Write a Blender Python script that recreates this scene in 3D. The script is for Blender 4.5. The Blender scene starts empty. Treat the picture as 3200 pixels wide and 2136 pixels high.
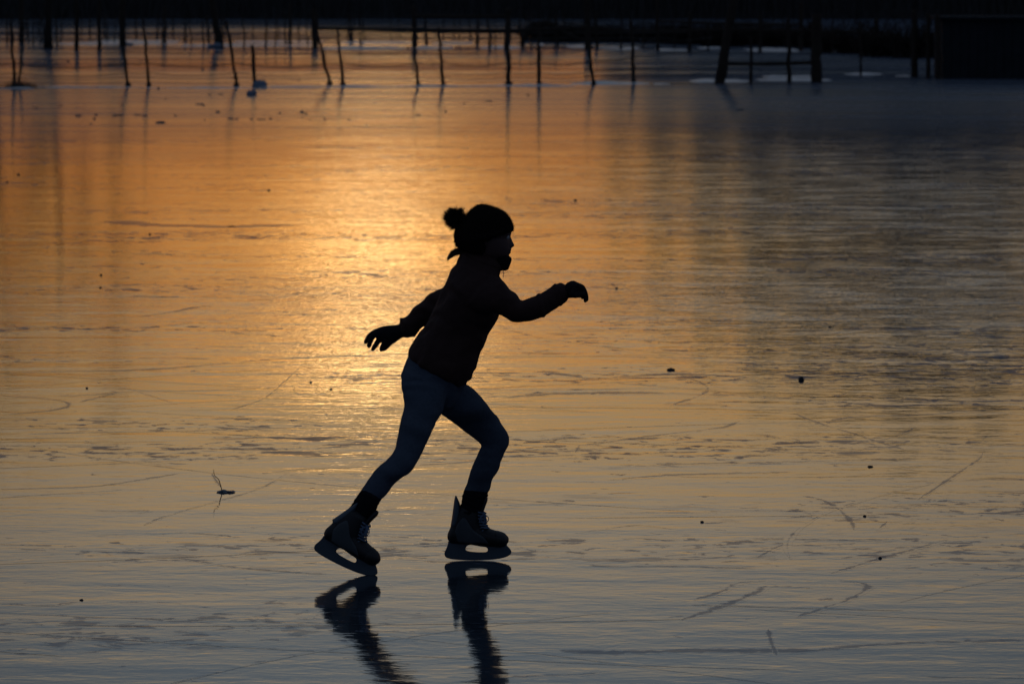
import bpy, bmesh, math, random
from mathutils import Vector, Matrix, Quaternion, noise
random.seed(7)
SC = bpy.context.scene
COL = SC.collection
PI = math.pi
# ------------------------------------------------------------------ camera
F = 3200 * 200 / 36.0            # focal length in photograph pixels
CAMH = 2.2
TH = math.atan((1068 + 125) / F)
cd = bpy.data.cameras.new('camera'); cam = bpy.data.objects.new('camera', cd); COL.objects.link(cam)
cd.lens = 200; cd.sensor_width = 36; cd.clip_start = 0.5; cd.clip_end = 8000
cam.location = (0, 0, CAMH); cam.rotation_euler = (PI / 2 - TH, 0, 0)
cd.dof.use_dof = True; cd.dof.focus_distance = 20.8; cd.dof.aperture_fstop = 12
SC.camera = cam
# ------------------------------------------------------------------ world: dusk sky
SUN_AZ, SUN_EL = math.radians(-1.35), math.radians(0.35)   # just sinking behind the far bank
world = bpy.data.worlds.new('World'); SC.world = world; world.use_nodes = True
wt = world.node_tree; wt.nodes.clear()
def N(t, kind, **kw):
    n = t.nodes.new(kind)
    for k, v in kw.items(): setattr(n, k, v)
    return n
def M(t, op, a, b=None, c=None):
    n = t.nodes.new('ShaderNodeMath'); n.operation = op
    for i, v in enumerate((a, b, c)):
        if v is None: continue
        if isinstance(v, (int, float)): n.inputs[i].default_value = v
        else: t.links.new(v, n.inputs[i])
    return n.outputs[0]
def MIXC(t, f, a, b, mode='MIX'):
    n = t.nodes.new('ShaderNodeMix'); n.data_type = 'RGBA'; n.blend_type = mode; n.clamp_factor = False
    for s, v in ((n.inputs[0], f), (n.inputs[6], a), (n.inputs[7], b)):
        if isinstance(v, (int, float)): s.default_value = v
        elif isinstance(v, tuple): s.default_value = (*v, 1)
        else: t.links.new(v, s)
    return n.outputs[2]
def build_world():
    t = wt
    tc = N(t, 'ShaderNodeTexCoord'); sep = N(t, 'ShaderNodeSeparateXYZ'); t.links.new(tc.outputs['Generated'], sep.inputs[0])
    el = M(t, 'MULTIPLY', M(t, 'ARCSINE', sep.outputs[2]), 180 / PI)
    az = M(t, 'MULTIPLY', M(t, 'ARCTAN2', sep.outputs[0], sep.outputs[1]), 180 / PI)
    # colour with height above the horizon, towards the set sun
    ramp = N(t, 'ShaderNodeValToRGB'); cr = ramp.color_ramp
    t.links.new(M(t, 'DIVIDE', el, 20.0), ramp.inputs[0])
    stops = [(0, .34, .11, .03), (1.3, .44, .15, .035), (1.8, .56, .19, .042), (2.4, .66, .24, .05), (3.5, .72, .32, .075), (4.0, .62, .335, .10),
             (4.6, .53, .35, .155), (5.2, .52, .375, .215), (5.9, .41, .35, .265), (6.7, .26, .27, .255), (7.3, .165, .21, .245), (10, .115, .155, .20), (20, .09, .12, .16)]
    while len(cr.elements) < len(stops): cr.elements.new(0.5)
    for e, (x, r, g, b) in zip(cr.elements, stops):
        e.position = x / 20.0; e.color = (r, g, b, 1)
    da = M(t, 'ADD', az, 1.6)
    k1 = M(t, 'ADD', -1 / (2 * 4.0 ** 2), M(t, 'MULTIPLY', M(t, 'GREATER_THAN', da, 0.0), 1 / (2 * 4.0 ** 2) - 1 / (2 * 7.2 ** 2)))
    g1 = M(t, 'EXPONENT', M(t, 'MULTIPLY', M(t, 'MULTIPLY', da, da), k1))
    side = MIXC(t, 1.0, ramp.outputs[0], (.38, .37, .38), 'MULTIPLY')
    col = MIXC(t, g1, side, ramp.outputs[0])
    # high sky and the sky behind the camera: dim blue dusk
    hi = M(t, 'MINIMUM', M(t, 'MAXIMUM', M(t, 'DIVIDE', M(t, 'SUBTRACT', el, 12), 40), 0), 1)
    col = MIXC(t, hi, col, (.052, .072, .105))
    back = M(t, 'MINIMUM', M(t, 'MAXIMUM', M(t, 'DIVIDE', M(t, 'SUBTRACT', M(t, 'ABSOLUTE', az), 25), 60), 0), 1)
    col = MIXC(t, back, col, (.045, .062, .098))
    # bright veil of cloud round the sun, wider than tall, ragged
    def gl(sa, se, e0, pw):
        de = M(t, 'SUBTRACT', el, e0)
        q = M(t, 'ADD', M(t, 'MULTIPLY', M(t, 'MULTIPLY', da2, da2), 1 / (2 * sa * sa)), M(t, 'MULTIPLY', M(t, 'MULTIPLY', de, de), 1 / (2 * se * se)))
        return M(t, 'MULTIPLY', M(t, 'EXPONENT', M(t, 'MULTIPLY', q, -1)), pw)
    da2 = M(t, 'ADD', az, 1.35)
    G = M(t, 'ADD', gl(.62, .085, 3.52, GLOW[0]), gl(1.5, .40, 3.4, GLOW[1]))
    vv = N(t, 'ShaderNodeVectorMath', operation='SCALE'); t.links.new(MIXC(t, M(t, 'MINIMUM', M(t, 'DIVIDE', G, 14.0), 1.0), (1.0, .48, .11), (1.0, .66, .30)), vv.inputs[0]); t.links.new(G, vv.inputs[3])
    add = N(t, 'ShaderNodeVectorMath', operation='ADD'); t.links.new(col, add.inputs[0]); t.links.new(vv.outputs[0], add.inputs[1])
    b1 = N(t, 'ShaderNodeBackground'); t.links.new(add.outputs[0], b1.inputs[0]); b1.inputs[1].default_value = 1.0
    sk = N(t, 'ShaderNodeTexSky', sky_type='NISHITA'); sk.sun_disc = False
    sk.sun_elevation = SUN_EL; sk.sun_rotation = SUN_AZ
    b2 = N(t, 'ShaderNodeBackground'); t.links.new(sk.outputs[0], b2.inputs[0]); b2.inputs[1].default_value = 0.0025
    a = N(t, 'ShaderNodeAddShader'); t.links.new(b1.outputs[0], a.inputs[0]); t.links.new(b2.outputs[0], a.inputs[1])
    o = N(t, 'ShaderNodeOutputWorld'); t.links.new(a.outputs[0], o.inputs[0])
GLOW = (14.0, 0.12)
build_world()
# the sun, low and cut off by the raised far bank
sd = bpy.data.lights.new('sun', 'SUN'); sun = bpy.data.objects.new('sun', sd); COL.objects.link(sun)
sd.energy = 0.3; sd.angle = math.radians(0.5); sd.color = (1, .62, .3)
sdir = Vector((math.sin(SUN_AZ) * math.cos(SUN_EL), math.cos(SUN_AZ) * math.cos(SUN_EL), math.sin(SUN_EL)))
sun.rotation_euler = sdir.to_track_quat('Z', 'Y').to_euler(); sun.location = (-3, 60, 40)
SC.view_settings.view_transform = 'Standard'; SC.view_settings.look = 'None'
SC.view_settings.exposure = 0; SC.view_settings.gamma = 1
SC.render.engine = 'CYCLES'; SC.cycles.max_bounces = 6

# ------------------------------------------------------------------ helpers
CT, ST = math.cos(TH), math.sin(TH)
def P(px, py, D):
    """world point seen at photograph pixel (px,py), D metres in front of the camera (along Y)"""
    rx, ry = (px - 1600) / F, (1068 - py) / F
    dy = CT + ry * ST; dz = -ST + ry * CT
    k = D / dy
    return Vector((rx * k, D, CAMH + dz * k))
def G(px, py):
    rx, ry = (px - 1600) / F, (1068 - py) / F
    dy = CT + ry * ST; dz = -ST + ry * CT
    k = -CAMH / dz
    return Vector((rx * k, dy * k, 0))
def obj(name, me, mat, parent=None):
    if isinstance(me, bmesh.types.BMesh):
        m = bpy.data.meshes.new(name); me.normal_update(); me.to_mesh(m); me.free(); me = m
    o = bpy.data.objects.new(name, me); COL.objects.link(o)
    if mat:
        me.materials.clear(); me.materials.append(mat)
    if parent: o.parent = parent
    return o
def smooth(o):
    for p in o.data.polygons: p.use_smooth = True
    return o
def tag(o, label=None, cat=None, group=None, kind=None):
    for k, v in (('label', label), ('category', cat), ('group', group), ('kind', kind)):
        if v: o[k] = v
    return o
def empty(name, loc, label, cat, group=None):
    o = bpy.data.objects.new(name, None); COL.objects.link(o); o.location = loc; o.empty_display_size = .1
    return tag(o, label, cat, group)
def shift(bm, v):
    for p in bm.verts: p.co -= v
def cr(p0, p1, p2, p3, t):
    return 0.5 * ((2 * p1) + (p2 - p0) * t + (2 * p0 - 5 * p1 + 4 * p2 - p3) * t * t + (3 * p1 - p0 - 3 * p2 + p3) * t ** 3)
def loft(bm, secs, n=28, sub=4, shrink=1.0, power=2.0):
    """secs: (centre, half axis A, half axis B) ellipses, smoothly interpolated and capped"""
    S = []
    m = len(secs)
    for i in range(m - 1):
        q = [secs[max(i - 1, 0)], secs[i], secs[i + 1], secs[min(i + 2, m - 1)]]
        for k in range(sub):
            t = k / sub
            S.append(tuple(cr(q[0][j], q[1][j], q[2][j], q[3][j], t) for j in range(3)))
    S.append(secs[-1])
    rings = []
    for c, A, B in S:
        r = []
        for k in range(n):
            a = 2 * PI * k / n
            ca, sa = math.cos(a), math.sin(a)
            e = 2 / power
            x = math.copysign(abs(ca) ** e, ca); y = math.copysign(abs(sa) ** e, sa)
            r.append(bm.verts.new(c + A * x * shrink + B * y * shrink))
        rings.append(r)
    for r0, r1 in zip(rings, rings[1:]):
        for k in range(n):
            bm.faces.new((r0[k], r0[(k + 1) % n], r1[(k + 1) % n], r1[k]))
    for r, (c, A, B), s, nb in ((rings[0], S[0], -1, S[1]), (rings[-1], S[-1], 1, S[-2])):
        d = (c - nb[0])
        d = d.normalized() * min(A.length, B.length) * .35 * shrink if d.length > 1e-6 else Vector((0, 0, 0))
        rr = [bm.verts.new(c + d * .8 + (v.co - c) * .6) for v in r]
        for k in range(n):
            f = (r[k], r[(k + 1) % n], rr[(k + 1) % n], rr[k]) if s > 0 else (r[(k + 1) % n], r[k], rr[k], rr[(k + 1) % n])
            bm.faces.new(f)
        cv = bm.verts.new(c + d)
        for k in range(n):
            bm.faces.new((rr[k], rr[(k + 1) % n], cv) if s > 0 else (rr[(k + 1) % n], rr[k], cv))
def sx(rows):
    """rows of (ax,ay,bx,by,D,dr): outline points on either side in photo pixels, distance, half depth"""
    out = []
    for ax, ay, bx, by, D, dr in rows:
        a, b = P(ax, ay, D), P(bx, by, D)
        out.append(((a + b) / 2, (b - a) / 2, Vector((0, dr, 0))))
    return out
def frame(d):
    d = d.normalized(); u = Vector((0, 0, 1)) if abs(d.z) < .9 else Vector((1, 0, 0))
    a = d.cross(u).normalized(); return a, d.cross(a).normalized()
def tube(bm, pts, rad, n=8, sub=1, jit=0, cap=True):
    pts = [Vector(p) for p in pts]
    R = rad if isinstance(rad, (list, tuple)) else [rad] * len(pts)
    if sub > 1 and len(pts) > 2:
        q, rr = [], []
        for i in range(len(pts) - 1):
            a, b, c, d = pts[max(i - 1, 0)], pts[i], pts[i + 1], pts[min(i + 2, len(pts) - 1)]
            for k in range(sub):
                t = k / sub; q.append(cr(a, b, c, d, t)); rr.append(R[i] * (1 - t) + R[i + 1] * t)
        q.append(pts[-1]); rr.append(R[-1]); pts, R = q, rr
    rings = []
    for i, p in enumerate(pts):
        d = pts[min(i + 1, len(pts) - 1)] - pts[max(i - 1, 0)]
        a, b = frame(d)
        if i and (pa.dot(a) < 0): a, b = -a, -b
        pa = a
        r = R[i] * (1 + random.uniform(-jit, jit))
        rings.append([bm.verts.new(p + (a * math.cos(2 * PI * k / n) + b * math.sin(2 * PI * k / n)) * r * (1 + random.uniform(-jit, jit) * .5)) for k in range(n)])
    for r0, r1 in zip(rings, rings[1:]):
        for k in range(n): bm.faces.new((r0[k], r0[(k + 1) % n], r1[(k + 1) % n], r1[k]))
    if cap:
        bm.faces.new(rings[0][::-1]); bm.faces.new(rings[-1])
def ball(bm, c, r, seg=12):
    r = Vector(r) if isinstance(r, (tuple, list, Vector)) else Vector((r, r, r))
    g = bmesh.ops.create_uvsphere(bm, u_segments=seg, v_segments=max(6, seg * 2 // 3), radius=1)
    for v in g['verts']: v.co = Vector(c) + Vector((v.co.x * r.x, v.co.y * r.y, v.co.z * r.z))
def remesh(bm, voxel, it=3, fac=.6):
    m = bpy.data.meshes.new('tmp'); bm.to_mesh(m); bm.free()
    o = bpy.data.objects.new('tmp', m); COL.objects.link(o)
    md = o.modifiers.new('r', 'REMESH'); md.mode = 'VOXEL'; md.voxel_size = voxel
    if it:
        ms = o.modifiers.new('s', 'SMOOTH'); ms.iterations = it; ms.factor = fac
    dg = bpy.context.evaluated_depsgraph_get(); dg.update()
    r = bpy.data.meshes.new_from_object(o.evaluated_get(dg))
    bpy.data.objects.remove(o); bpy.data.meshes.remove(m)
    for p in r.polygons: p.use_smooth = True
    return r
def wrinkle(me, amp, freq, fold=0, ffreq=30, fdir=(0.3, 0, 1)):
    nr = [v.normal.copy() for v in me.vertices]
    fd = Vector(fdir).normalized()
    for v, n in zip(me.vertices, nr):
        h = noise.fractal(v.co * freq, 1.0, 2.0, 4) * amp
        if fold:
            w = noise.noise(v.co * 9) * 2.2
            h += math.sin(v.co.dot(fd) * ffreq * 6.28 + w * 3) * fold * max(0, noise.noise(v.co * 7 + Vector((5, 5, 5))) + .25)
        v.co += n * h

# ------------------------------------------------------------------ materials
def mat(name, col, rough=.6, var=.3, scale=20, bump=0, bscale=60, spec=.5, metal=0, sheen=0):
    m = bpy.data.materials.new(name); m.use_nodes = True; t = m.node_tree
    b = t.nodes['Principled BSDF']; tc = N(t, 'ShaderNodeTexCoord')
    n = N(t, 'ShaderNodeTexNoise'); n.inputs['Scale'].default_value = scale; n.inputs['Detail'].default_value = 6
    t.links.new(tc.outputs['Object'], n.inputs['Vector'])
    c2 = tuple(min(1, c * (1 + var)) for c in col); c1 = tuple(c * (1 - var) for c in col)
    t.links.new(MIXC(t, n.outputs[0], c1, c2), b.inputs['Base Color'])
    b.inputs['Roughness'].default_value = rough; b.inputs['Specular IOR Level'].default_value = spec; b.inputs['Metallic'].default_value = metal
    if sheen: b.inputs['Sheen Weight'].default_value = sheen
    if bump:
        n2 = N(t, 'ShaderNodeTexNoise'); n2.inputs['Scale'].default_value = bscale; n2.inputs['Detail'].default_value = 8
        t.links.new(tc.outputs['Object'], n2.inputs['Vector'])
        bp = N(t, 'ShaderNodeBump'); bp.inputs['Strength'].default_value = 1; bp.inputs['Distance'].default_value = bump
        t.links.new(n2.outputs[0], bp.inputs['Height']); t.links.new(bp.outputs[0], b.inputs['Normal'])
    return m
MT = {}
MT['jacket'] = mat('jacket_cloth', (.052, .024, .020), .75, .3, 30, .002, 300, .3)
MT['jeans'] = mat('denim', (.08, .105, .145), .85, .25, 90, .001, 900, .25)
MT['skin'] = mat('skin', (.11, .062, .055), .55, .08, 40)
MT['hat'] = mat('knitted_wool', (.018, .014, .011), .95, .4, 120, .003, 350, .1)
MT['fur'] = mat('pompom_fur', (.03, .022, .018), .9, .4, 60, spec=.1)
MT['hair'] = mat('hair', (.05, .03, .018), .6, .3, 90)
MT['glove'] = mat('glove_fleece', (.016, .015, .018), .85, .3, 60, .001, 500, .2)
MT['sock'] = mat('sock_wool', (.012, .012, .016), .95, .3, 80, .002, 400, .1)
MT['scarf'] = mat('scarf_fleece', (.013, .012, .012), .9, .3, 60, .002, 250, .1)
MT['boot'] = mat('boot_black', (.014, .015, .017), .5, .3, 40, .0006, 400)
MT['boot_side'] = mat('boot_grey_panel', (.06, .075, .085), .5, .2, 60, .0006, 500)
MT['holder'] = mat('holder_plastic', (.08, .11, .14), .4, .1, 30)
MT['steel'] = mat('skate_steel', (.35, .37, .4), .25, .1, 50, metal=1)
MT['lace'] = mat('lace_cotton', (.14, .20, .30), .8, .1, 200)
MT['eye'] = mat('eye_white', (.5, .5, .5), .2, .05, 50)
MT['wood'] = mat('weathered_wood', (.045, .034, .026), .85, .4, 12, .01, 40, .2)
MT['wire'] = mat('fence_wire', (.05, .045, .04), .6, .2, 10)
MT['bark'] = mat('bark', (.04, .032, .026), .9, .4, 6, .02, 25, .2)
MT['needles'] = mat('spruce_needles', (.025, .038, .02), .8, .5, 3, spec=.2)
MT['twigs'] = mat('twigs', (.04, .03, .024), .85, .4, 5, spec=.2)
MT['reed'] = mat('dry_reed', (.06, .058, .055), .85, .5, 2, spec=.15)
MT['bank'] = mat('bank_soil', (.05, .052, .055), .95, .5, 2, .05, 6, .1)
MT['stone'] = mat('dark_stone', (.04, .042, .048), .7, .4, 60, .003, 150, .3)
MT['shed'] = mat('shed_boards', (.026, .03, .036), .85, .4, 5, .01, 20, .15)
MT['chip'] = mat('ice_chip', (.05, .07, .10), .35, .3, 40, .003, 120, .5)

def ice_nodes(t, strength=1.0):
    """returns shader socket for the bare ice, plus object coordinates"""
    tc = N(t, 'ShaderNodeTexCoord'); sp = N(t, 'ShaderNodeSeparateXYZ'); t.links.new(tc.outputs['Object'], sp.inputs[0])
    def nz(sx_, sy, det=3, rough=.5, off=0, dist=0):
        mp = N(t, 'ShaderNodeMapping'); mp.inputs['Scale'].default_value = (sx_, sy, 1); mp.inputs['Location'].default_value = (off, off * .7, off)
        t.links.new(tc.outputs['Object'], mp.inputs[0])
        n = N(t, 'ShaderNodeTexNoise'); n.inputs['Scale'].default_value = 1; n.inputs['Detail'].default_value = det
        n.inputs['Roughness'].default_value = rough; n.inputs['Distortion'].default_value = dist
        t.links.new(mp.outputs[0], n.inputs['Vector']); return n.outputs[0]
    def sstep(x, a, b):
        n = N(t, 'ShaderNodeMapRange'); n.interpolation_type = 'SMOOTHSTEP'
        t.links.new(x, n.inputs[0]); n.inputs[1].default_value = a; n.inputs[2].default_value = b
        return n.outputs[0]
    y, x = sp.outputs[1], sp.outputs[0]
    # melted and refrozen ripples between ~27 and ~65 m out, calmer near the bank of the camera
    rip = M(t, 'MULTIPLY', sstep(y, 23, 38), M(t, 'SUBTRACT', 1.0, M(t, 'MULTIPLY', sstep(y, 55, 80), .75)))
    rip = M(t, 'MULTIPLY', rip, M(t, 'ADD', .55, M(t, 'MULTIPLY', sstep(nz(.05, .06, 2, .5, 3), .35, .65), .7)))
    right = sstep(x, -.5, 4)
    amp_fine = M(t, 'ADD', .06, M(t, 'MULTIPLY', rip, M(t, 'ADD', .5, M(t, 'MULTIPLY', right, .3))))
    h1 = M(t, 'MULTIPLY', nz(5.0, 8.0, 3, .55, 1, .4), M(t, 'MULTIPLY', amp_fine, .0055))
    h2 = M(t, 'MULTIPLY', nz(14.0, 24.0, 2, .5, 7, .3), M(t, 'MULTIPLY', amp_fine, .0016))
    h3 = M(t, 'MULTIPLY', nz(.8, 1.5, 2, .5, 11), .0035)
    h4 = M(t, 'MULTIPLY', nz(6.5, 9.0, 3, .6, 17, .5), M(t, 'MULTIPLY', M(t, 'SUBTRACT', 1.0, sstep(y, 22, 40)), .0008))
    h = M(t, 'ADD', M(t, 'ADD', h1, h2), M(t, 'ADD', h3, h4))
    # facets of the refrozen surface: small tilts towards and away from the shore
    near = M(t, 'SUBTRACT', 1.0, sstep(y, 20, 31))
    a = M(t, 'MULTIPLY', rip, M(t, 'ADD', .0068, M(t, 'MULTIPLY', right, .011)))
    f1 = sstep(nz(1.1, 2.1, 3, .55, 53, .3), .50, .58)
    f2 = sstep(nz(3.0, 5.5, 4, .65, 59, .4), .51, .58)
    f3 = M(t, 'MULTIPLY', M(t, 'SUBTRACT', nz(5.0, 8.0, 4, .6, 61, .3), .5), M(t, 'ADD', .35, M(t, 'MULTIPLY', sstep(nz(.6, .9, 3, .6, 83), .4, .62), 1.1)))
    f4 = M(t, 'MULTIPLY', sstep(nz(4.2, 7.0, 4, .6, 71, .5), .57, .66), sstep(nz(.5, 1.1, 3, .6, 89), .42, .6))
    ty = M(t, 'MULTIPLY', M(t, 'MULTIPLY', a, M(t, 'ADD', f1, M(t, 'MULTIPLY', f2, .35))), -1)
    ty = M(t, 'ADD', ty, M(t, 'MULTIPLY', f3, M(t, 'ADD', .0045, M(t, 'MULTIPLY', rip, .011))))
    ty = M(t, 'ADD', ty, M(t, 'MULTIPLY', M(t, 'MULTIPLY', near, f4), .006))
    cx = N(t, 'ShaderNodeCombineXYZ'); t.links.new(ty, cx.inputs[1]); cx.inputs[2].default_value = 1
    nn = N(t, 'ShaderNodeVectorMath', operation='NORMALIZE'); t.links.new(cx.outputs[0], nn.inputs[0])
    bp = N(t, 'ShaderNodeBump'); bp.inputs['Strength'].default_value = 1; bp.inputs['Distance'].default_value = 1
    t.links.new(h, bp.inputs['Height']); t.links.new(nn.outputs[0], bp.inputs['Normal'])
    rough = M(t, 'ADD', M(t, 'SUBTRACT', .035, M(t, 'MULTIPLY', rip, .02)), M(t, 'MULTIPLY', sstep(y, 52, 92), .10))
    rough = M(t, 'ADD', rough, M(t, 'MULTIPLY', nz(.6, 1.6, 4, .6, 23), .02))
    band = M(t, 'MULTIPLY', sstep(nz(.025, .16, 3, .6, 67), .42, .60), sstep(y, 98, 104))
    rough = M(t, 'SUBTRACT', rough, M(t, 'MULTIPLY', band, .085))
    b = N(t, 'ShaderNodeBsdfPrincipled'); b.inputs['IOR'].default_value = 1.31
    b.inputs['Base Color'].default_value = (.045, .065, .085, 1)
    t.links.new(rough, b.inputs['Roughness']); t.links.new(bp.outputs[0], b.inputs['Normal'])
    # rough frost specks and rime patches
    fr = N(t, 'ShaderNodeBsdfPrincipled'); fr.inputs['Base Color'].default_value = (.16, .21, .30, 1); fr.inputs['Roughness'].default_value = .7; fr.inputs['Specular IOR Level'].default_value = .3
    clus = sstep(nz(.22, .5, 3, .6, 31), .46, .62)
    m1 = sstep(nz(3.6, 4.5, 4, .6, 41, .6), .58, .64)
    thr = M(t, 'SUBTRACT', nz(8, 8.0, 4, .65, 47, .5), M(t, 'MULTIPLY', M(t, 'SUBTRACT', 1.0, clus), .12))
    m2 = sstep(thr, .535, .60)
    mask = M(t, 'MULTIPLY', M(t, 'MAXIMUM', M(t, 'MULTIPLY', m1, clus), m2), M(t, 'ADD', .5, M(t, 'MULTIPLY', sstep(y, 18, 30), .35)))
    mask = M(t, 'MAXIMUM', mask, M(t, 'MULTIPLY', sstep(y, 48, 78), M(t, 'ADD', .22, M(t, 'MULTIPLY', sstep(nz(.12, .35, 4, .6, 97), .35, .65), .25))))
    mx = N(t, 'ShaderNodeMixShader'); t.links.new(mask, mx.inputs[0]); t.links.new(b.outputs[0], mx.inputs[1]); t.links.new(fr.outputs[0], mx.inputs[2])
    return mx.outputs[0], nz, sstep, fr.outputs[0]
def ice_mat():
    m = bpy.data.materials.new('ice'); m.use_nodes = True; t = m.node_tree; t.nodes.clear()
    s, _, _, _ = ice_nodes(t); o = N(t, 'ShaderNodeOutputMaterial'); t.links.new(s, o.inputs[0]); return m
def scratch_mat():
    m = bpy.data.materials.new('skate_scratch_frost'); m.use_nodes = True; t = m.node_tree; t.nodes.clear()
    s, nz, sstep, fr = ice_nodes(t)
    uv = N(t, 'ShaderNodeUVMap'); uv.uv_map = 'UVMap'; sp = N(t, 'ShaderNodeSeparateXYZ'); t.links.new(uv.outputs[0], sp.inputs[0])
    edge = M(t, 'SUBTRACT', 1.0, M(t, 'ABSOLUTE', M(t, 'SUBTRACT', M(t, 'MULTIPLY', sp.outputs[1], 2), 1)))
    d = M(t, 'ADD', M(t, 'MULTIPLY', edge, .4), M(t, 'ADD', M(t, 'MULTIPLY', nz(18, 22, 4, .7, 2), 1.0), M(t, 'MULTIPLY', nz(1.6, 3, 2, .5, 5), .7)))
    k = M(t, 'MULTIPLY', sstep(M(t, 'ADD', d, M(t, 'MULTIPLY', sp.outputs[0], .3)), 1.12, 1.32), .55)
    mx = N(t, 'ShaderNodeMixShader'); t.links.new(k, mx.inputs[0]); t.links.new(s, mx.inputs[1]); t.links.new(fr, mx.inputs[2])
    o = N(t, 'ShaderNodeOutputMaterial'); t.links.new(mx.outputs[0], o.inputs[0]); return m
def snow_mat():
    m = bpy.data.materials.new('old_snow'); m.use_nodes = True; t = m.node_tree
    b = t.nodes['Principled BSDF']; b.inputs['Base Color'].default_value = (.75, .78, .82, 1); b.inputs['Roughness'].default_value = .38
    b.inputs['IOR'].default_value = 1.31; b.inputs['Specular IOR Level'].default_value = .9
    tc = N(t, 'ShaderNodeTexCoord'); n = N(t, 'ShaderNodeTexNoise'); n.inputs['Scale'].default_value = 6; n.inputs['Detail'].default_value = 6
    t.links.new(tc.outputs['Object'], n.inputs['Vector']); bp = N(t, 'ShaderNodeBump'); bp.inputs['Distance'].default_value = .01
    t.links.new(n.outputs[0], bp.inputs['Height']); t.links.new(bp.outputs[0], b.inputs['Normal'])
    b.inputs['Sheen Weight'].default_value = 1; b.inputs['Sheen Roughness'].default_value = .35; b.inputs['Coat Weight'].default_value = 1; b.inputs['Coat Roughness'].default_value = .22; b.inputs['Coat IOR'].default_value = 1.4; t.links.new(bp.outputs[0], b.inputs['Coat Normal'])
    return m
MT['shaded_snow'] = mat('snow_heap_shaded', (.20, .25, .33), .6, .3, 30, .01, 60, .4)  # snow of the heaps, its bluish shade put into a darker base colour
MT['ice'] = ice_mat(); MT['scratch'] = scratch_mat(); MT['snow'] = snow_mat()

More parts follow.
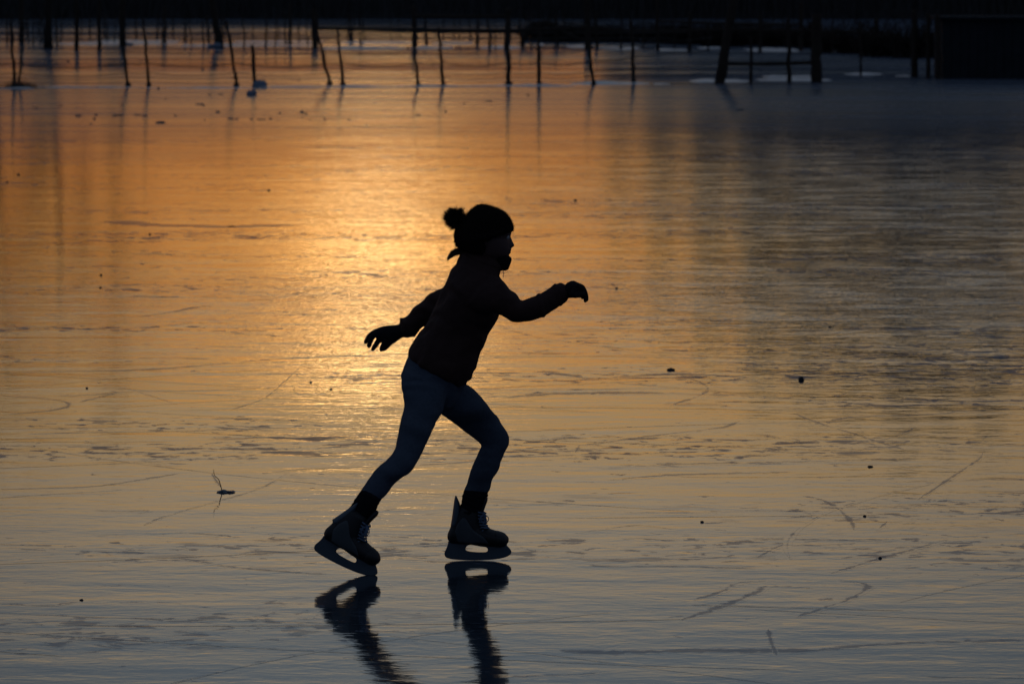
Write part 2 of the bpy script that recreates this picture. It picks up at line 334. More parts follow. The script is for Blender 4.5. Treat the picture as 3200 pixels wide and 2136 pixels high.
# ------------------------------------------------------------------ ice with its skate tracks
def build_ice():
    bm = bmesh.new(); uvl = bm.loops.layers.uv.new('UVMap')
    vs = [bm.verts.new(p) for p in ((-500, -120, 0), (500, -120, 0), (500, 213, 0), (-500, 213, 0))]
    bm.faces.new(vs)
    cnt = [0]
    def ribbon(pts, w, heavy=0.0, sub=6, jit=.35):
        q = []
        n = len(pts)
        for i in range(n - 1):
            a, b, c, d = pts[max(i - 1, 0)], pts[i], pts[i + 1], pts[min(i + 2, n - 1)]
            for k in range(sub): q.append(cr(a, b, c, d, k / sub))
        q.append(pts[-1]); z = .0001 + cnt[0] * .000004; cnt[0] += 1
        prev = None
        for i, p in enumerate(q):
            d = q[min(i + 1, len(q) - 1)] - q[max(i - 1, 0)]
            s = Vector((-d.y, d.x, 0)).normalized()
            f = min(1, i / 3 + .15, (len(q) - 1 - i) / 3 + .15)
            ww = w * f * (1 + random.uniform(-jit, jit)) * .6
            c = Vector((p.x, p.y, z))
            cur = (bm.verts.new(c - s * ww), bm.verts.new(c + s * ww))
            if prev:
                fa = bm.faces.new((prev[0], cur[0], cur[1], prev[1])); fa.material_index = 1; fa.normal_update()
                if fa.normal.z < 0: fa.normal_flip()
                for l in fa.loops: l[uvl].uv = (heavy, 1 if l.vert in (cur[1], prev[1]) else 0)
            prev = cur
    def R(px_pts, w, heavy=0.0): ribbon([G(*p) for p in px_pts], w, heavy)
    # tracks traced where they lie on the ice
    R([(390, 690), (398, 697), (489, 703), (560, 705), (626, 706), (715, 709), (805, 706), (894, 701)], .34, 1.4)
    R([(1750, 2030), (1900, 2036), (2050, 2034), (2200, 2030), (2350, 2031), (2480, 2032), (2560, 2030)], .11, .5)
    R([(1560, 2116), (1700, 2108), (1820, 2104), (1900, 2096)], .06, .2)
    R([(2560, 2030), (2700, 2015), (2900, 2005), (3060, 2003), (3200, 1998)], .10, .3)
    R([(1700, 1160), (1850, 1182), (1960, 1176), (2100, 1168), (2220, 1172), (2340, 1180)], .16, .4)
    R([(1590, 1242), (1680, 1232), (1800, 1228), (1960, 1227), (2080, 1228)], .16, .4)
    R([(2140, 1178), (2190, 1195), (2212, 1214), (2190, 1234), (2120, 1258), (2060, 1280)], .03, .3)
    R([(1810, 1392), (1930, 1376), (2060, 1358), (2200, 1342), (2270, 1332), (2310, 1314)], .05, .4)
    R([(1800, 1412), (1810, 1390)], .04, .4)
    R([(1590, 1428), (1720, 1424), (1860, 1418), (1990, 1414), (2090, 1416)], .07, .45)
    R([(2300, 1284), (2450, 1278), (2640, 1276), (2820, 1266), (3000, 1262), (3200, 1258)], .05, .3)
    R([(2590, 1322), (2640, 1305), (2720, 1300), (2900, 1294), (3050, 1282), (3200, 1276)], .09, .35)
    R([(2480, 1290), (2560, 1322), (2660, 1352), (2740, 1378), (2830, 1405)], .03, .35)
    R([(2750, 1375), (2800, 1362), (2850, 1340), (2840, 1335)], .03, .4)
    R([(2060, 1450), (2200, 1448), (2400, 1444), (2560, 1440), (2700, 1436), (2860, 1434)], .13, .3)
    R([(1900, 1500), (2050, 1486), (2200, 1480), (2380, 1476), (2470, 1474)], .08, .3)
    R([(2510, 1548), (2570, 1562), (2620, 1590), (2660, 1630), (2670, 1655)], .03, .4)
    R([(2740, 1657), (2772, 1628)], .03, .4)
    R([(1950, 1600), (2150, 1600), (2350, 1594), (2560, 1596)], .06, .3)
    R([(2560, 1585), (2760, 1580), (3000, 1582), (3200, 1584)], .06, .2)
    R([(2350, 1682), (2500, 1684), (2650, 1686), (2800, 1682)], .07, .3)
    R([(2130, 1936), (2220, 1906), (2300, 1876), (2370, 1846), (2400, 1830), (2540, 1836)], .05, .5)
    R([(2170, 1874), (2260, 1844), (2300, 1822), (2390, 1812)], .05, .35)
    R([(2490, 1928), (2580, 1896), (2650, 1872), (2710, 1836), (2690, 1820), (2620, 1812)], .04, .35)
    R([(2370, 1740), (2420, 1712), (2450, 1700)], .04, .4)
    R([(2600, 1790), (2760, 1740), (2850, 1716), (2960, 1684)], .05, .3)
    R([(2400, 1964), (2404, 1985), (2412, 2010), (2428, 2046)], .02, .5)
    R([(2100, 1652), (2000, 1640), (1900, 1650), (1800, 1665)], .03, .1)
    R([(1890, 1770), (2060, 1768), (2200, 1770), (2360, 1776)], .05, .3)
    R([(2870, 1560), (2960, 1500), (3020, 1460), (3064, 1430), (3070, 1412)], .03, .35)
    # left half
    R([(0, 1165), (200, 1160), (420, 1156), (600, 1144), (800, 1126), (1000, 1115), (1230, 1110)], .07, .4)
    R([(180, 1238), (300, 1232), (420, 1222), (600, 1220), (760, 1215), (900, 1208)], .05, .35)
    R([(250, 1256), (320, 1238), (370, 1226)], .03, .4)
    R([(20, 1238), (130, 1244), (200, 1254), (214, 1268), (170, 1280), (100, 1288), (30, 1294)], .035, .5)
    R([(90, 1355), (300, 1350), (460, 1348), (640, 1344), (800, 1338), (960, 1337)], .045, .5)
    R([(360, 1204), (440, 1226), (540, 1258)], .02, .35)
    R([(720, 1280), (820, 1246), (880, 1200), (936, 1148)], .02, .3)
    R([(0, 1528), (150, 1524), (300, 1518), (440, 1498), (560, 1478)], .03, .45)
    R([(0, 1555), (120, 1546), (220, 1540), (380, 1530)], .03, .3)
    R([(820, 1478), (930, 1466), (1040, 1462), (1170, 1458)], .045, .5)
    R([(1310, 1452), (1420, 1446), (1500, 1438), (1590, 1440)], .04, .4)
    R([(590, 1664), (650, 1668), (720, 1673)], .03, .5)
    R([(560, 1742), (640, 1756), (740, 1772), (860, 1782), (960, 1790), (1020, 1792)], .035, .45)
    R([(430, 1604), (460, 1594), (370, 1596), (300, 1594)], .03, .2)
    R([(450, 1640), (520, 1610), (660, 1570), (760, 1542), (840, 1512), (890, 1480)], .02, .2)
    R([(660, 1475), (672, 1496), (690, 1520)], .015, .5)
    R([(0, 1882), (80, 1888), (160, 1890), (240, 1878)], .04, .4)
    R([(0, 1700), (110, 1702), (160, 1704)], .05, .35)
    R([(1620, 950), (1700, 938), (1780, 944)], .04, .1)
    R([(430, 990), (540, 974), (620, 958), (660, 957)], .07, .4)
    R([(0, 1028), (120, 1024), (240, 1012)], .06, .3)
    R([(720, 1036), (760, 1044), (840, 1046), (860, 1052)], .10, .45)
    rnd = random.Random(3)
    for i in range(60):       # faint old tracks: long shallow arcs every way
        px, py = rnd.uniform(-100, 3300), rnd.choice((rnd.uniform(1000, 2136), rnd.uniform(640, 1500)))
        c = G(px, py); a = rnd.gauss(0, .45) + (PI if rnd.random() < .5 else 0); k = rnd.uniform(-.25, .25); L = rnd.uniform(.6, 5)
        pts = []; p = c.copy()
        for j in range(8):
            pts.append(p.copy()); p = p + Vector((math.cos(a), math.sin(a), 0)) * L / 7; a += k * L / 7
        ribbon(pts, rnd.uniform(.010, .03), rnd.uniform(-.25, .15), 3)
    me = bpy.data.meshes.new('ice'); bm.to_mesh(me); bm.free()
    o = bpy.data.objects.new('ice', me); COL.objects.link(o); me.materials.append(MT['ice']); me.materials.append(MT['scratch'])
    tag(o, 'smooth refrozen lake ice scored by skate tracks, reflecting the sunset', kind='structure')
build_ice()

# ------------------------------------------------------------------ far bank and the land behind
def build_bank():
    bm = bmesh.new(); rows = []
    ys = [212, 213.5, 215, 218, 224, 235, 300, 800, 6000]; zs = [-.3, .4, 1.0, 1.9, 2.6, 2.8, 2.8, 2.8, 2.8]  # crest raised above the view so the bank blocks the low sun
    xs = [-6000, -1500] + [-500 + 5 * i for i in range(201)] + [1500, 6000]
    for y, z in zip(ys, zs):
        rows.append([bm.verts.new((x, y + (noise.noise(Vector((x * .11, 0, 0))) * 1.2 if y < 230 else 0), z + (noise.noise(Vector((x * .2, y * .3, 0))) * .25 if y > 212 else 0))) for x in xs])
    for a, b in zip(rows, rows[1:]):
        for i in range(len(xs) - 1): bm.faces.new((a[i], a[i + 1], b[i + 1], b[i]))
    tag(smooth(obj('far_bank', bm, MT['bank'])), 'dark earth bank closing off the far side of the ice', kind='structure')
    bm = bmesh.new()
    v = [bm.verts.new(p) for p in ((-6000, -6000, -.6), (6000, -6000, -.6), (6000, 6000, -.6), (-6000, 6000, -.6))]; bm.faces.new(v)
    tag(obj('ground', bm, MT['bank']), 'dark ground under and around the frozen lake', kind='structure')
    bm = bmesh.new(); r = random.Random(5)
    for i in range(15000):
        x = r.uniform(-42, 42); y = r.uniform(211.2, 217); h = r.uniform(.8, 1.9) * (1.0 if x < 4 else 1.25)
        w = r.uniform(.012, .03); lx, ly = r.gauss(0, .14) * h, r.gauss(0, .1) * h; a = r.uniform(-.6, .6)
        d = Vector((math.cos(a) * w, math.sin(a) * w, 0)); b = Vector((x, y, -.02 if y < 213 else .3))
        q = [bm.verts.new(b - d), bm.verts.new(b + d), bm.verts.new(b + Vector((lx, ly, h)) * .6 + d * .8), bm.verts.new(b + Vector((lx, ly, h))), bm.verts.new(b + Vector((lx, ly, h)) * .6 - d * .8)]
        bm.faces.new(q)
    tag(obj('reeds', bm, MT['reed']), 'dark belt of dry reeds along the far bank', kind='stuff')
build_bank()

# ------------------------------------------------------------------ trees
def bare_proto(seed, H=8.0, dens=1.0, rt=.14):
    r = random.Random(seed); tr = bmesh.new(); cw = bmesh.new()
    pts = [Vector((0, 0, -.1))]; d = Vector((r.uniform(-.06, .06), 0, 1))
    for i in range(7):
        pts.append(pts[-1] + d * H * .1); d = (d + Vector((r.gauss(0, .05), r.gauss(0, .05), .05))).normalized()
    rad = [rt * (1 - .085 * i) for i in range(8)]; rad[0] *= 1.35
    tube(tr, pts, rad, 10, 2, .06)
    def br(p, d, L, R, lev):
        q = [p]; dd = d.copy()
        for i in range(4):
            q.append(q[-1] + dd * L / 4); dd = (dd + Vector((r.gauss(0, .16), r.gauss(0, .16), r.uniform(0, .18)))).normalized()
        tube(cw, q, [R * (1 - .18 * i) for i in range(5)], 5 if lev < 2 else 3, 1, 0, False)
        if lev >= 3: return
        for k in range(int((6, 7, 6)[lev] * dens)):
            t = r.uniform(.25, 1) * 3.99; i = int(t); pp = q[i].lerp(q[i + 1], t - i)
            a, b = frame(dd); an = r.uniform(0, 2 * PI)
            nd = (dd * r.uniform(.6, 1.1) + (a * math.cos(an) + b * math.sin(an)) * r.uniform(.4, .9) + Vector((0, 0, .2))).normalized()
            br(pp, nd, L * r.uniform(.42, .62), R * .45, lev + 1)
    for k in range(11):
        i = r.choice((2, 3, 3, 4, 4, 5, 5, 6, 6, 7, 7)); an = r.uniform(0, 2 * PI); up = r.uniform(.35, 1.1)
        br(pts[i], Vector((math.cos(an), math.sin(an), up)).normalized(), H * r.uniform(.25, .4), rad[i] * .5, 0)
    return tr, cw
def spruce_proto(seed, H=10.0):
    r = random.Random(seed); tr = bmesh.new(); cw = bmesh.new()
    tube(tr, [(0, 0, -.1), (.02, 0, H * .4), (0, .02, H * .97)], [.2, .13, .02], 10, 4, .05)
    z = H * .05
    while z < H * .98:
        f = 1 - z / H; R = H * .23 * (f ** .8) + .08
        nb = int(9 + 9 * f)
        for k in range(nb):
            an = r.uniform(0, 2 * PI); L = R * r.uniform(.6, 1.12); o = Vector((math.cos(an), math.sin(an), 0)); s = Vector((-o.y, o.x, 0))
            for j in range(7):
                t = (j + .5) / 7 * L; c = o * t + Vector((0, 0, z - t * t * .14 / max(R, .3) - .1 * t))
                for q in (-1, 1):
                    e = c + s * q * (.10 + .22 * f) * r.uniform(.5, 1.3) * (1.2 - j / 8) + o * .12 + Vector((0, 0, -r.uniform(.05, .28)))
                    cw.faces.new([cw.verts.new(c - o * .07), cw.verts.new(c + o * .10 + Vector((0, 0, .03))), cw.verts.new(e)])
                dn = c + Vector((r.uniform(-.05, .05), r.uniform(-.05, .05), -r.uniform(.15, .35)))
                cw.faces.new([cw.verts.new(c - o * .08), cw.verts.new(c + o * .08), cw.verts.new(dn)])
        z += H * r.uniform(.018, .028)
    return tr, cw
def mk_tree(kind, seed, name):
    tr, cw = (spruce_proto(seed) if kind == 's' else bare_proto(seed, rt=.07))
    r = bpy.data.objects.new(name, None); COL.objects.link(r)
    smooth(obj('trunk', tr, MT['bark'], r)); obj('crown', cw, MT['needles'] if kind == 's' else MT['twigs'], r)
    return r
protos = {('s', 0): mk_tree('s', 1, 'spruce_tree'), ('s', 1): mk_tree('s', 2, 'spruce_tree'), ('b', 0): mk_tree('b', 3, 'bare_tree'), ('b', 1): mk_tree('b', 14, 'bare_tree')}
used = set()
def place_tree(key, x, y, z, s, rot, label, group=None, sxy=1.0, lean=0):
    p = protos[key]
    if key in used:
        c = p.copy(); COL.objects.link(c)
        for ch in p.children:
            d = ch.copy(); COL.objects.link(d); d.parent = c
        p = c
    used.add(key)
    p.location = (x, y, z); p.scale = (s * sxy, s * sxy, s); p.rotation_euler = (0, lean, rot)
    tag(p, label, 'tree', group)
def gp(px, py): g = G(px, py); return g.x, g.y
# trees standing out of the ice on the left, trunks in view
for k, (px, py, s, sxy, lab, lean, rot) in enumerate([
    (150, 152, 1.15, 1.15, 'widest dark tree trunk at the left, with a long blurred reflection', 0, 2.0)]):
    x, y = gp(px, py)
    place_tree(('b', 0), x, y, 0, s, rot, lab, None, sxy, lean)
place_tree(('b', 1), -12.05, 131, 0, 1.05, 2.2, 'dark tree just outside the left edge, its reflection along the left side of the ice', None, 1.2)
rt = random.Random(11)
right = [(4.2, 5.6), (6.0, 8.2), (7.9, 10.4), (9.8, 12), (11.7, 13), (13.6, 13.4), (15.2, 14.5), (17, 14), (19, 16), (21.2, 17), (23.5, 16), (26, 18), (28.5, 17), (31.5, 18), (34, 17), (37.5, 16), (43, 15), (50, 16), (58, 17)]
for k, (x, h) in enumerate(right):
    place_tree(('s', k % 2), x, 221 + (k % 3) * 2.5, 1.3, min(h, 14.3) / 9.8, rt.uniform(0, 6), 'dark spruce in the row on the right part of the far bank', 'spruces on the far bank', 1.25)
for k in range(22):
    x = 4.9 + k * 1.65
    place_tree(('s', (k + 1) % 2), x, 229 + (k % 2) * 2, 1.5, min(5.2 + (x - 4.9) * .95, 13.2) / 10, rt.uniform(0, 6), 'dark spruce in the second row on the right part of the far bank', 'spruces in the second row of the far bank', 1.35)
for k, (x, h) in enumerate([(-15.5, 3.6), (-18.5, 5.0), (-21.5, 6.5), (-26, 9), (-31, 10), (-37, 11), (-45, 12), (-54, 12)]):
    place_tree(('s', (k + 1) % 2), x, 222 + (k % 3) * 2.5, 1.3, h / 10, rt.uniform(0, 6), 'dark spruce in the row on the left part of the far bank', 'spruces on the left of the far bank', 1.2)
# low bushes along the middle of the bank
def bush(x, y, h, w, seed):
    r = random.Random(seed); bm = bmesh.new()
    for k in range(130):
        an = r.uniform(0, 2 * PI); o = Vector((math.cos(an) * w * .5, math.sin(an) * w * .5, h)) * r.uniform(.4, 1)
        b = Vector((r.uniform(-.45, .45) * w, r.uniform(-.2, .2), -.05)); o = Vector((b.x + o.x * .8, o.y, o.z * r.uniform(.3, 1.1))); m = b.lerp(o, .5) + Vector((r.gauss(0, .1), r.gauss(0, .1), .1))
        tube(bm, [b, m, o], [.017, .012, .005], 3, 1, 0, False)
        for j in range(9):
            c = m.lerp(o, r.uniform(-.6, 1.1)); d = Vector((r.gauss(0, 1), r.gauss(0, 1), r.uniform(-.1, 1))).normalized() * r.uniform(.12, .3); s = Vector((.012, 0, 0))
            bm.faces.new([bm.verts.new(c - s), bm.verts.new(c + s), bm.verts.new(c + d)])
    o = obj('bush', bm, MT['twigs']); o.location = (x, y, 0); return o

# ------------------------------------------------------------------ fences
def post(bm, base, top, r0, r1=None, jit=.12, n=8, wob=.012, deep=.15):
    r1 = r1 or r0 * .75; b, t = Vector(base), Vector(top); k = max(4, int((t - b).length / .14))
    pts = [b - (t - b).normalized() * deep]; rad = [r0 * 1.1]
    for i in range(k + 1):
        p = b.lerp(t, i / k)
        if 0 < i < k: p += Vector((random.gauss(0, wob), random.gauss(0, wob), 0))
        pts.append(p); rad.append(r0 + (r1 - r0) * i / k)
    tube(bm, pts, rad, n, 2, jit)
def knots(bm, base, top, r, m=5):
    for i in range(m):
        p = Vector(base).lerp(Vector(top), random.uniform(.08, .95)); s = random.choice((-1, 1))
        tube(bm, [p, p + Vector((s * r * 1.9, random.uniform(-r, r), r * .9))], [r * .35, r * .15], 5)
fence_posts = [ # base px, top px, width px
    ((47, 272), (33, 70), 10), ((60, 273), (71, 128), 8), ((400, 269), (373, 60), 10), ((465, 267), (447, 58), 9),
    ((739, 269), (708, 66), 10), ((1030, 265), (981, 56), 10), ((1072, 267), (1054, 84), 10),
    ((1307, 267), (1290, 100), 9), ((1385, 267), (1370, 84), 10), ((1589, 265), (1587, 60), 13), ((1685, 267), (1684, 66), 12),
    ((1855, 265), (1830, 78), 10), ((1981, 262), (1971, 60), 12)]
O = G(1200, 267)
fence = empty('wire_fence', O, 'old fence of thin crooked stakes frozen into the ice with sagging wires', 'fence')
def add_part(name, bm, m, root, sm=True):
    shift(bm, root.location); o = obj(name, bm, m, root)
    return smooth(o) if sm else o
info = []
for (b, t, w) in fence_posts:
    base = G(*b); top = P(t[0], t[1], base.y + random.uniform(-.05, .05)); r = w / 2 * base.y / F
    bm = bmesh.new(); post(bm, base, top, r * 1.05, r * .8, .16, 8, .008); knots(bm, base, top, r, 6)
    tube(bm, [base + Vector((0, 0, -.02)), base + Vector((0, 0, .03)), base + Vector((0, 0, .07))], [r * 2.4, r * 1.6, r], 9, 1, .2)
    add_part('post', bm, MT['wood'], fence); info.append((base, top))
def wire(yoff_px, sagk, r, root, name='wire', pp=None):
    bm = bmesh.new(); pts = []
    xs = [-60] + [b[0] for b, _, _ in fence_posts if True][0:1] + [400, 465, 739, 1030, 1072, 1307, 1385, 1589, 1685, 1855, 1981, 2100, 2252]
    xs = sorted(set(xs))
    for a, c in zip(xs, xs[1:]):
        for k in range(6):
            t = k / 6; px = a + (c - a) * t
            by = 268 - max(0, (px - 1850)) * .03
            rise = max(0, px - 1750) * .075 if yoff_px > 55 else max(0, px - 1750) * .04
            sg = 4 * t * (1 - t) * sagk * (c - a) / 250
            D = G(px, by).y
            pts.append(P(px, by - yoff_px - rise + sg + 2 * noise.noise(Vector((px * .01, yoff_px, 0))), D))
    tube(bm, pts, r, 5)
    add_part(name, bm, MT['wire'], root)
wire(70, 11, .0085, fence); wire(40, 8, .007, fence); wire(26, 5, .006, fence); wire(12, 3, .005, fence); wire(105, 4, .006, fence)

# two-rail paddock fence further out
paddock = empty('rail_fence', G(1590, 153), 'paddock fence of thick posts and long rails beyond the thin stakes', 'fence')
for bx, by, tx, ty, w in [(985, 151, 979, 28, 20), (1296, 151, 1292, 18, 19), (1583, 155, 1588, 26, 20), (1838, 156, 1833, -20, 24), (1866, 154, 1862, 40, 11),
                          (2056, 160, 2054, -20, 12), (2154, 163, 2156, 38, 13), (2376, 166, 2376, 50, 12), (2503, 160, 2503, 8, 16), (2740, 176, 2738, 60, 16)]:
    b = G(bx, by); t = P(tx, ty, b.y); bm = bmesh.new(); r = w / 2 * b.y / F
    post(bm, b, t, r, r * .9, .08, 10, .006); add_part('post', bm, MT['wood'], paddock)
def rail(pxs, th, root, off=-.1):
    bm = bmesh.new(); pts = []
    for px, py, D in pxs: pts.append(P(px, py, D + off))
    tube(bm, pts, [th / 2 * pxs[0][2] / F] * len(pts), 7, 4, .08); add_part('rail', bm, MT['wood'], root)
DP = G(1590, 153).y
rail([(995, 90, DP), (1150, 92, DP), (1300, 94, DP), (1590, 96, DP), (1830, 88, DP)], 12, paddock)
rail([(1860, 86, DP), (1930, 94, DP), (2060, 98, DP - 1), (2270, 93, DP - 3), (2450, 96, DP - 5), (2760, 102, DP - 9)], 9, paddock)
rail([(1292, 50, DP), (1440, 53, DP), (1590, 51, DP)], 11, paddock, .1)
rail([(2056, 66, DP - 1), (2270, 74, DP - 3), (2500, 78, DP - 6)], 9, paddock)
# scattered thin stakes and wires behind
stakes = empty('stake_fence', G(700, 135), 'far row of thin uneven stakes with fine wires beside the snow', 'fence')
sl = [(84, 96, 60, 7), (115, 110, 50, 5), (180, 140, 45, 9), (190, 130, 45, 6), (255, 118, 52, 5), (338, 132, 50, 8), (356, 130, 48, 6), (427, 118, 52, 8), (490, 112, 52, 9), (539, 112, 60, 7),
      (577, 132, 62, 6), (597, 142, 55, 6), (653, 135, 55, 12), (762, 150, 55, 7), (830, 148, 58, 8), (860, 145, 60, 6), (1100, 125, 66, 9), (1140, 128, 72, 8), (1220, 122, 66, 6), (1335, 140, 60, 12),
      (1492, 140, 62, 14), (1530, 152, 60, 11), (1630, 150, 60, 9), (1940, 150, 60, 10), (2010, 150, 62, 8), (1470, 95, 60, 8), (1250, 118, 60, 5), (2600, 170, 66, 9), (960, 140, 66, 6), (700, 120, 60, 5),
      (20, 130, 40, 8), (105, 135, 52, 6), (280, 120, 55, 5), (1420, 120, 62, 6), (2215, 160, 70, 8), (2110, 156, 62, 7)]
for k in range(34): sl.append((random.uniform(-20, 1900), random.choice((122, 128, 136, 150)), 50, random.uniform(4, 10)))
for bx, by, ty, w in sl:
    b = G(bx + random.uniform(-2, 2), max(by, 118) + random.uniform(-2, 6)); t = P(bx + random.uniform(-7, 5), ty - 5, b.y); bm = bmesh.new(); r = w / 2 * b.y / F
    post(bm, b, t, r * .9, r * .65, .15, 6, .012); add_part('post', bm, MT['wood'], stakes)
for y0, r in ((121, .017), (103, .013), (80, .020), (69, .018)):
    bm = bmesh.new(); pts = [P(px, y0 + 3 * noise.noise(Vector((px * .013, y0, 0))), G(px, 140).y) for px in range(-40, 2200, 40)]
    tube(bm, pts, r, 4); add_part('wire', bm, MT['wire'], stakes)
# gate at the right
gate = empty('gate_frame', G(2400, 258), 'broad rough gate frame with leaning left post and low crossbar', 'gate')
for bx, by, tx, ty, w0, w1 in [(2248, 261, 2300, -40, 34, 24), (2346, 261, 2347, 118, 11, 9), (2466, 259, 2463, 60, 15, 11), (2552, 258, 2553, 45, 36, 30)]:
    b = G(bx, by); t = P(tx, ty, b.y); bm = bmesh.new(); post(bm, b, t, w0 / 2 * b.y / F, w1 / 2 * b.y / F, .07, 12, .008); add_part('post', bm, MT['wood'], gate)
DG = G(2400, 258).y
for a in ([(2258, 199, DG), (2400, 200, DG), (2545, 196, DG)], ):
    bm = bmesh.new(); pts = [P(px, py, D - .04) for px, py, D in a]; tube(bm, pts, 6 * DG / F, 8, 4, .06); add_part('crossbar', bm, MT['wood'], gate)
def single_post(px, py, tx, ty, w, label, cat='post', group=None, name='post'):
    b = G(px, py); t = P(tx, ty, b.y); bm = bmesh.new(); r = w / 2 * b.y / F
    post(bm, b, t, r, r * .85, .08, 9, .006); shift(bm, b); o = smooth(obj(name, bm, MT['wood'])); o.location = b
    tag(o, label, cat, group)
single_post(796, 264, 788, 141, 13, 'short stump post with no wire, snow heaped at its foot', name='stump_post')
for a in [(68, 134, 66, -40, 19, 'dark pole at the far left just behind two crossing stakes'), (239, 156, 240, -20, 15, 'thick dark pole third from the left edge, behind the fence'),
          (309, 157, 311, -20, 14, 'dark pole left of the bulky pole behind the thin leaning stake'), (382, 146, 384, -40, 22, 'bulky dark pole right behind a thin leaning fence stake'),
          (684, 147, 655, -60, 24, 'heavy dark pole leaning left with a bluish snow heap at its foot'), (515, 138, 514, 20, 12, 'short dark pole left of the leaning heavy pole, on the snow'),
          (906, 143, 907, 10, 11, 'slim upright pole left of the first rail fence post')]:
    single_post(*a, cat='pole', name='pole')
single_post(2690, 238, 2690, 66, 8, 'thin straight pole standing alone between gate and dark shed', 'pole', name='thin_pole')
single_post(2858, 243, 2856, 30, 22, 'thick dark post a step left of the shed corner post')
single_post(2900, 246, 2900, 40, 14, 'dark post between the thick post and the shed')
single_post(2931, 248, 2930, 44, 18, 'dark corner post touching the left end of the shed')
# far dark shed
def box(bm, a, b):
    g = bmesh.ops.create_cube(bm, size=1)
    a, b = Vector(a), Vector(b)
    for v in g['verts']: v.co = Vector((a[i] + (b[i] - a[i]) * (v.co[i] + .5) for i in range(3)))
sg = G(3100, 247); shed = empty('shed', sg, 'low dark boarded shed at the right edge of the ice', 'shed')
x0 = G(2946, 247).x; x1 = x0 + 4.2; topz = P(2946, 56, sg.y).z
bm = bmesh.new(); nb = 26
for i in range(nb):
    a = x0 + (x1 - x0) * i / nb; box(bm, (a + .004, sg.y + random.uniform(-.006, .006), -.05), (a + (x1 - x0) / nb - .004, sg.y + .03, topz - .03))
box(bm, (x0, sg.y + .035, -.05), (x1, sg.y + 2.2, topz - .04)); add_part('wall', bm, MT['shed'], shed, False)
bm = bmesh.new(); box(bm, (x0 - .1, sg.y - .12, topz - .027), (x1 + .1, sg.y + 2.35, topz + .02)); add_part('roof', bm, MT['shed'], shed, False)
# fallen bent trunk behind the fence
ft = bmesh.new(); DF = G(1720, 150).y
tube(ft, [P(1632, 152, DF), P(1640, 110, DF), P(1675, 78, DF), P(1715, 74, DF), P(1752, 98, DF), P(1800, 122, DF), P(1850, 128, DF)], [.05, .07, .09, .085, .075, .06, .03], 9, 4, .12)
for a, b in (((1675, 80), (1640, 60)), ((1700, 74), (1742, 52)), ((1752, 98), (1722, 128)), ((1660, 92), (1618, 104)), ((1780, 112), (1826, 92)), ((1690, 78), (1700, 130))):
    A, B = P(*a, DF), P(*b, DF + random.uniform(-.3, .3)); tube(ft, [A, A.lerp(B, .5) + Vector((0, 0, .03)), B], [.03, .022, .008], 6, 3, .15)
b0 = G(1720, 150); shift(ft, b0); o = smooth(obj('fallen_tree', ft, MT['bark'])); o.location = b0; tag(o, 'fallen arched tree with bare branches lying behind the rails', 'tree')
for k, (px, py, h, w) in enumerate([(2190, 140, .6, 1.3), (2320, 142, .65, 1.2), (2450, 146, .7, 1.3), (2620, 165, .8, 1.4), (2780, 178, .95, 1.4), (1930, 132, .5, 1.2), (1760, 132, .5, 1.1), (2060, 134, .55, 1.2), (2870, 182, 1.0, 1.2), (2540, 150, .7, 1.1), (1690, 128, .5, 1.0), (1840, 130, .55, 1.1), (2130, 138, .65, 1.2), (2260, 145, .7, 1.2), (2380, 140, .6, 1.1), (2700, 168, .85, 1.3)]):
    g = G(px, py); o = bush(g.x, g.y, h, w, 60 + k)
    tag(o, ['low bare bush left behind the gate, beside the thick rail post', 'small bare bush between the gate posts, left of its middle', 'bare bush right behind the gate near its thick right post', 'low bush between the gate and the lone thin pole', 'dense bare bush just left of the shed posts', 'low tangle of twigs right of the fallen tree', 'low tangle of twigs under the fallen arched trunk', 'tangle of twigs between the fallen tree and the gate', 'tall bare bush behind the thick shed posts', 'bare bush right of the gate, touching its thick post', 'tangle of twigs just left under the arched fallen trunk', 'tangle of twigs where the fallen trunk meets the rails', 'bare bush a step left of the leaning gate post', 'bare bush hidden behind the leaning gate post', 'bare bush behind the middle of the gate', 'bare bush around the lone thin pole'][k], 'bush')

# ------------------------------------------------------------------ snow strips, clumps, debris
def snow_patch(x0p, x1p, yp, thick, hgt, seed, name='snow_strip'):
    a, b = G(x0p, yp), G(x1p, yp); c = (a + b) / 2; L = (b.x - a.x) / 2
    bm = bmesh.new(); nx, ny = max(14, int(L * 26)), 10; rows = []
    for j in range(ny + 1):
        row = []
        for i in range(nx + 1):
            u, v = i / nx * 2 - 1, j / ny * 2 - 1
            x = c.x + u * L; y = c.y + v * thick * (.8 + .4 * noise.noise(Vector((x * .7, seed, 0))))
            prof = max(0, 1 - abs(u) ** 3) * max(0, 1 - v * v)
            z = hgt * (prof * (.75 + .9 * noise.noise(Vector((x * 1.6, y * .8, seed)))) - .06) + .012 * noise.noise(Vector((x * 9, y * 5, seed)))
            row.append(bm.verts.new((x, y, z)))
        rows.append(row)
    for r0, r1 in zip(rows, rows[1:]):
        for i in range(nx): bm.faces.new((r0[i], r0[i + 1], r1[i + 1], r1[i]))
    o = smooth(obj(name, bm, MT['snow'])); tag(o, kind='structure'); return o
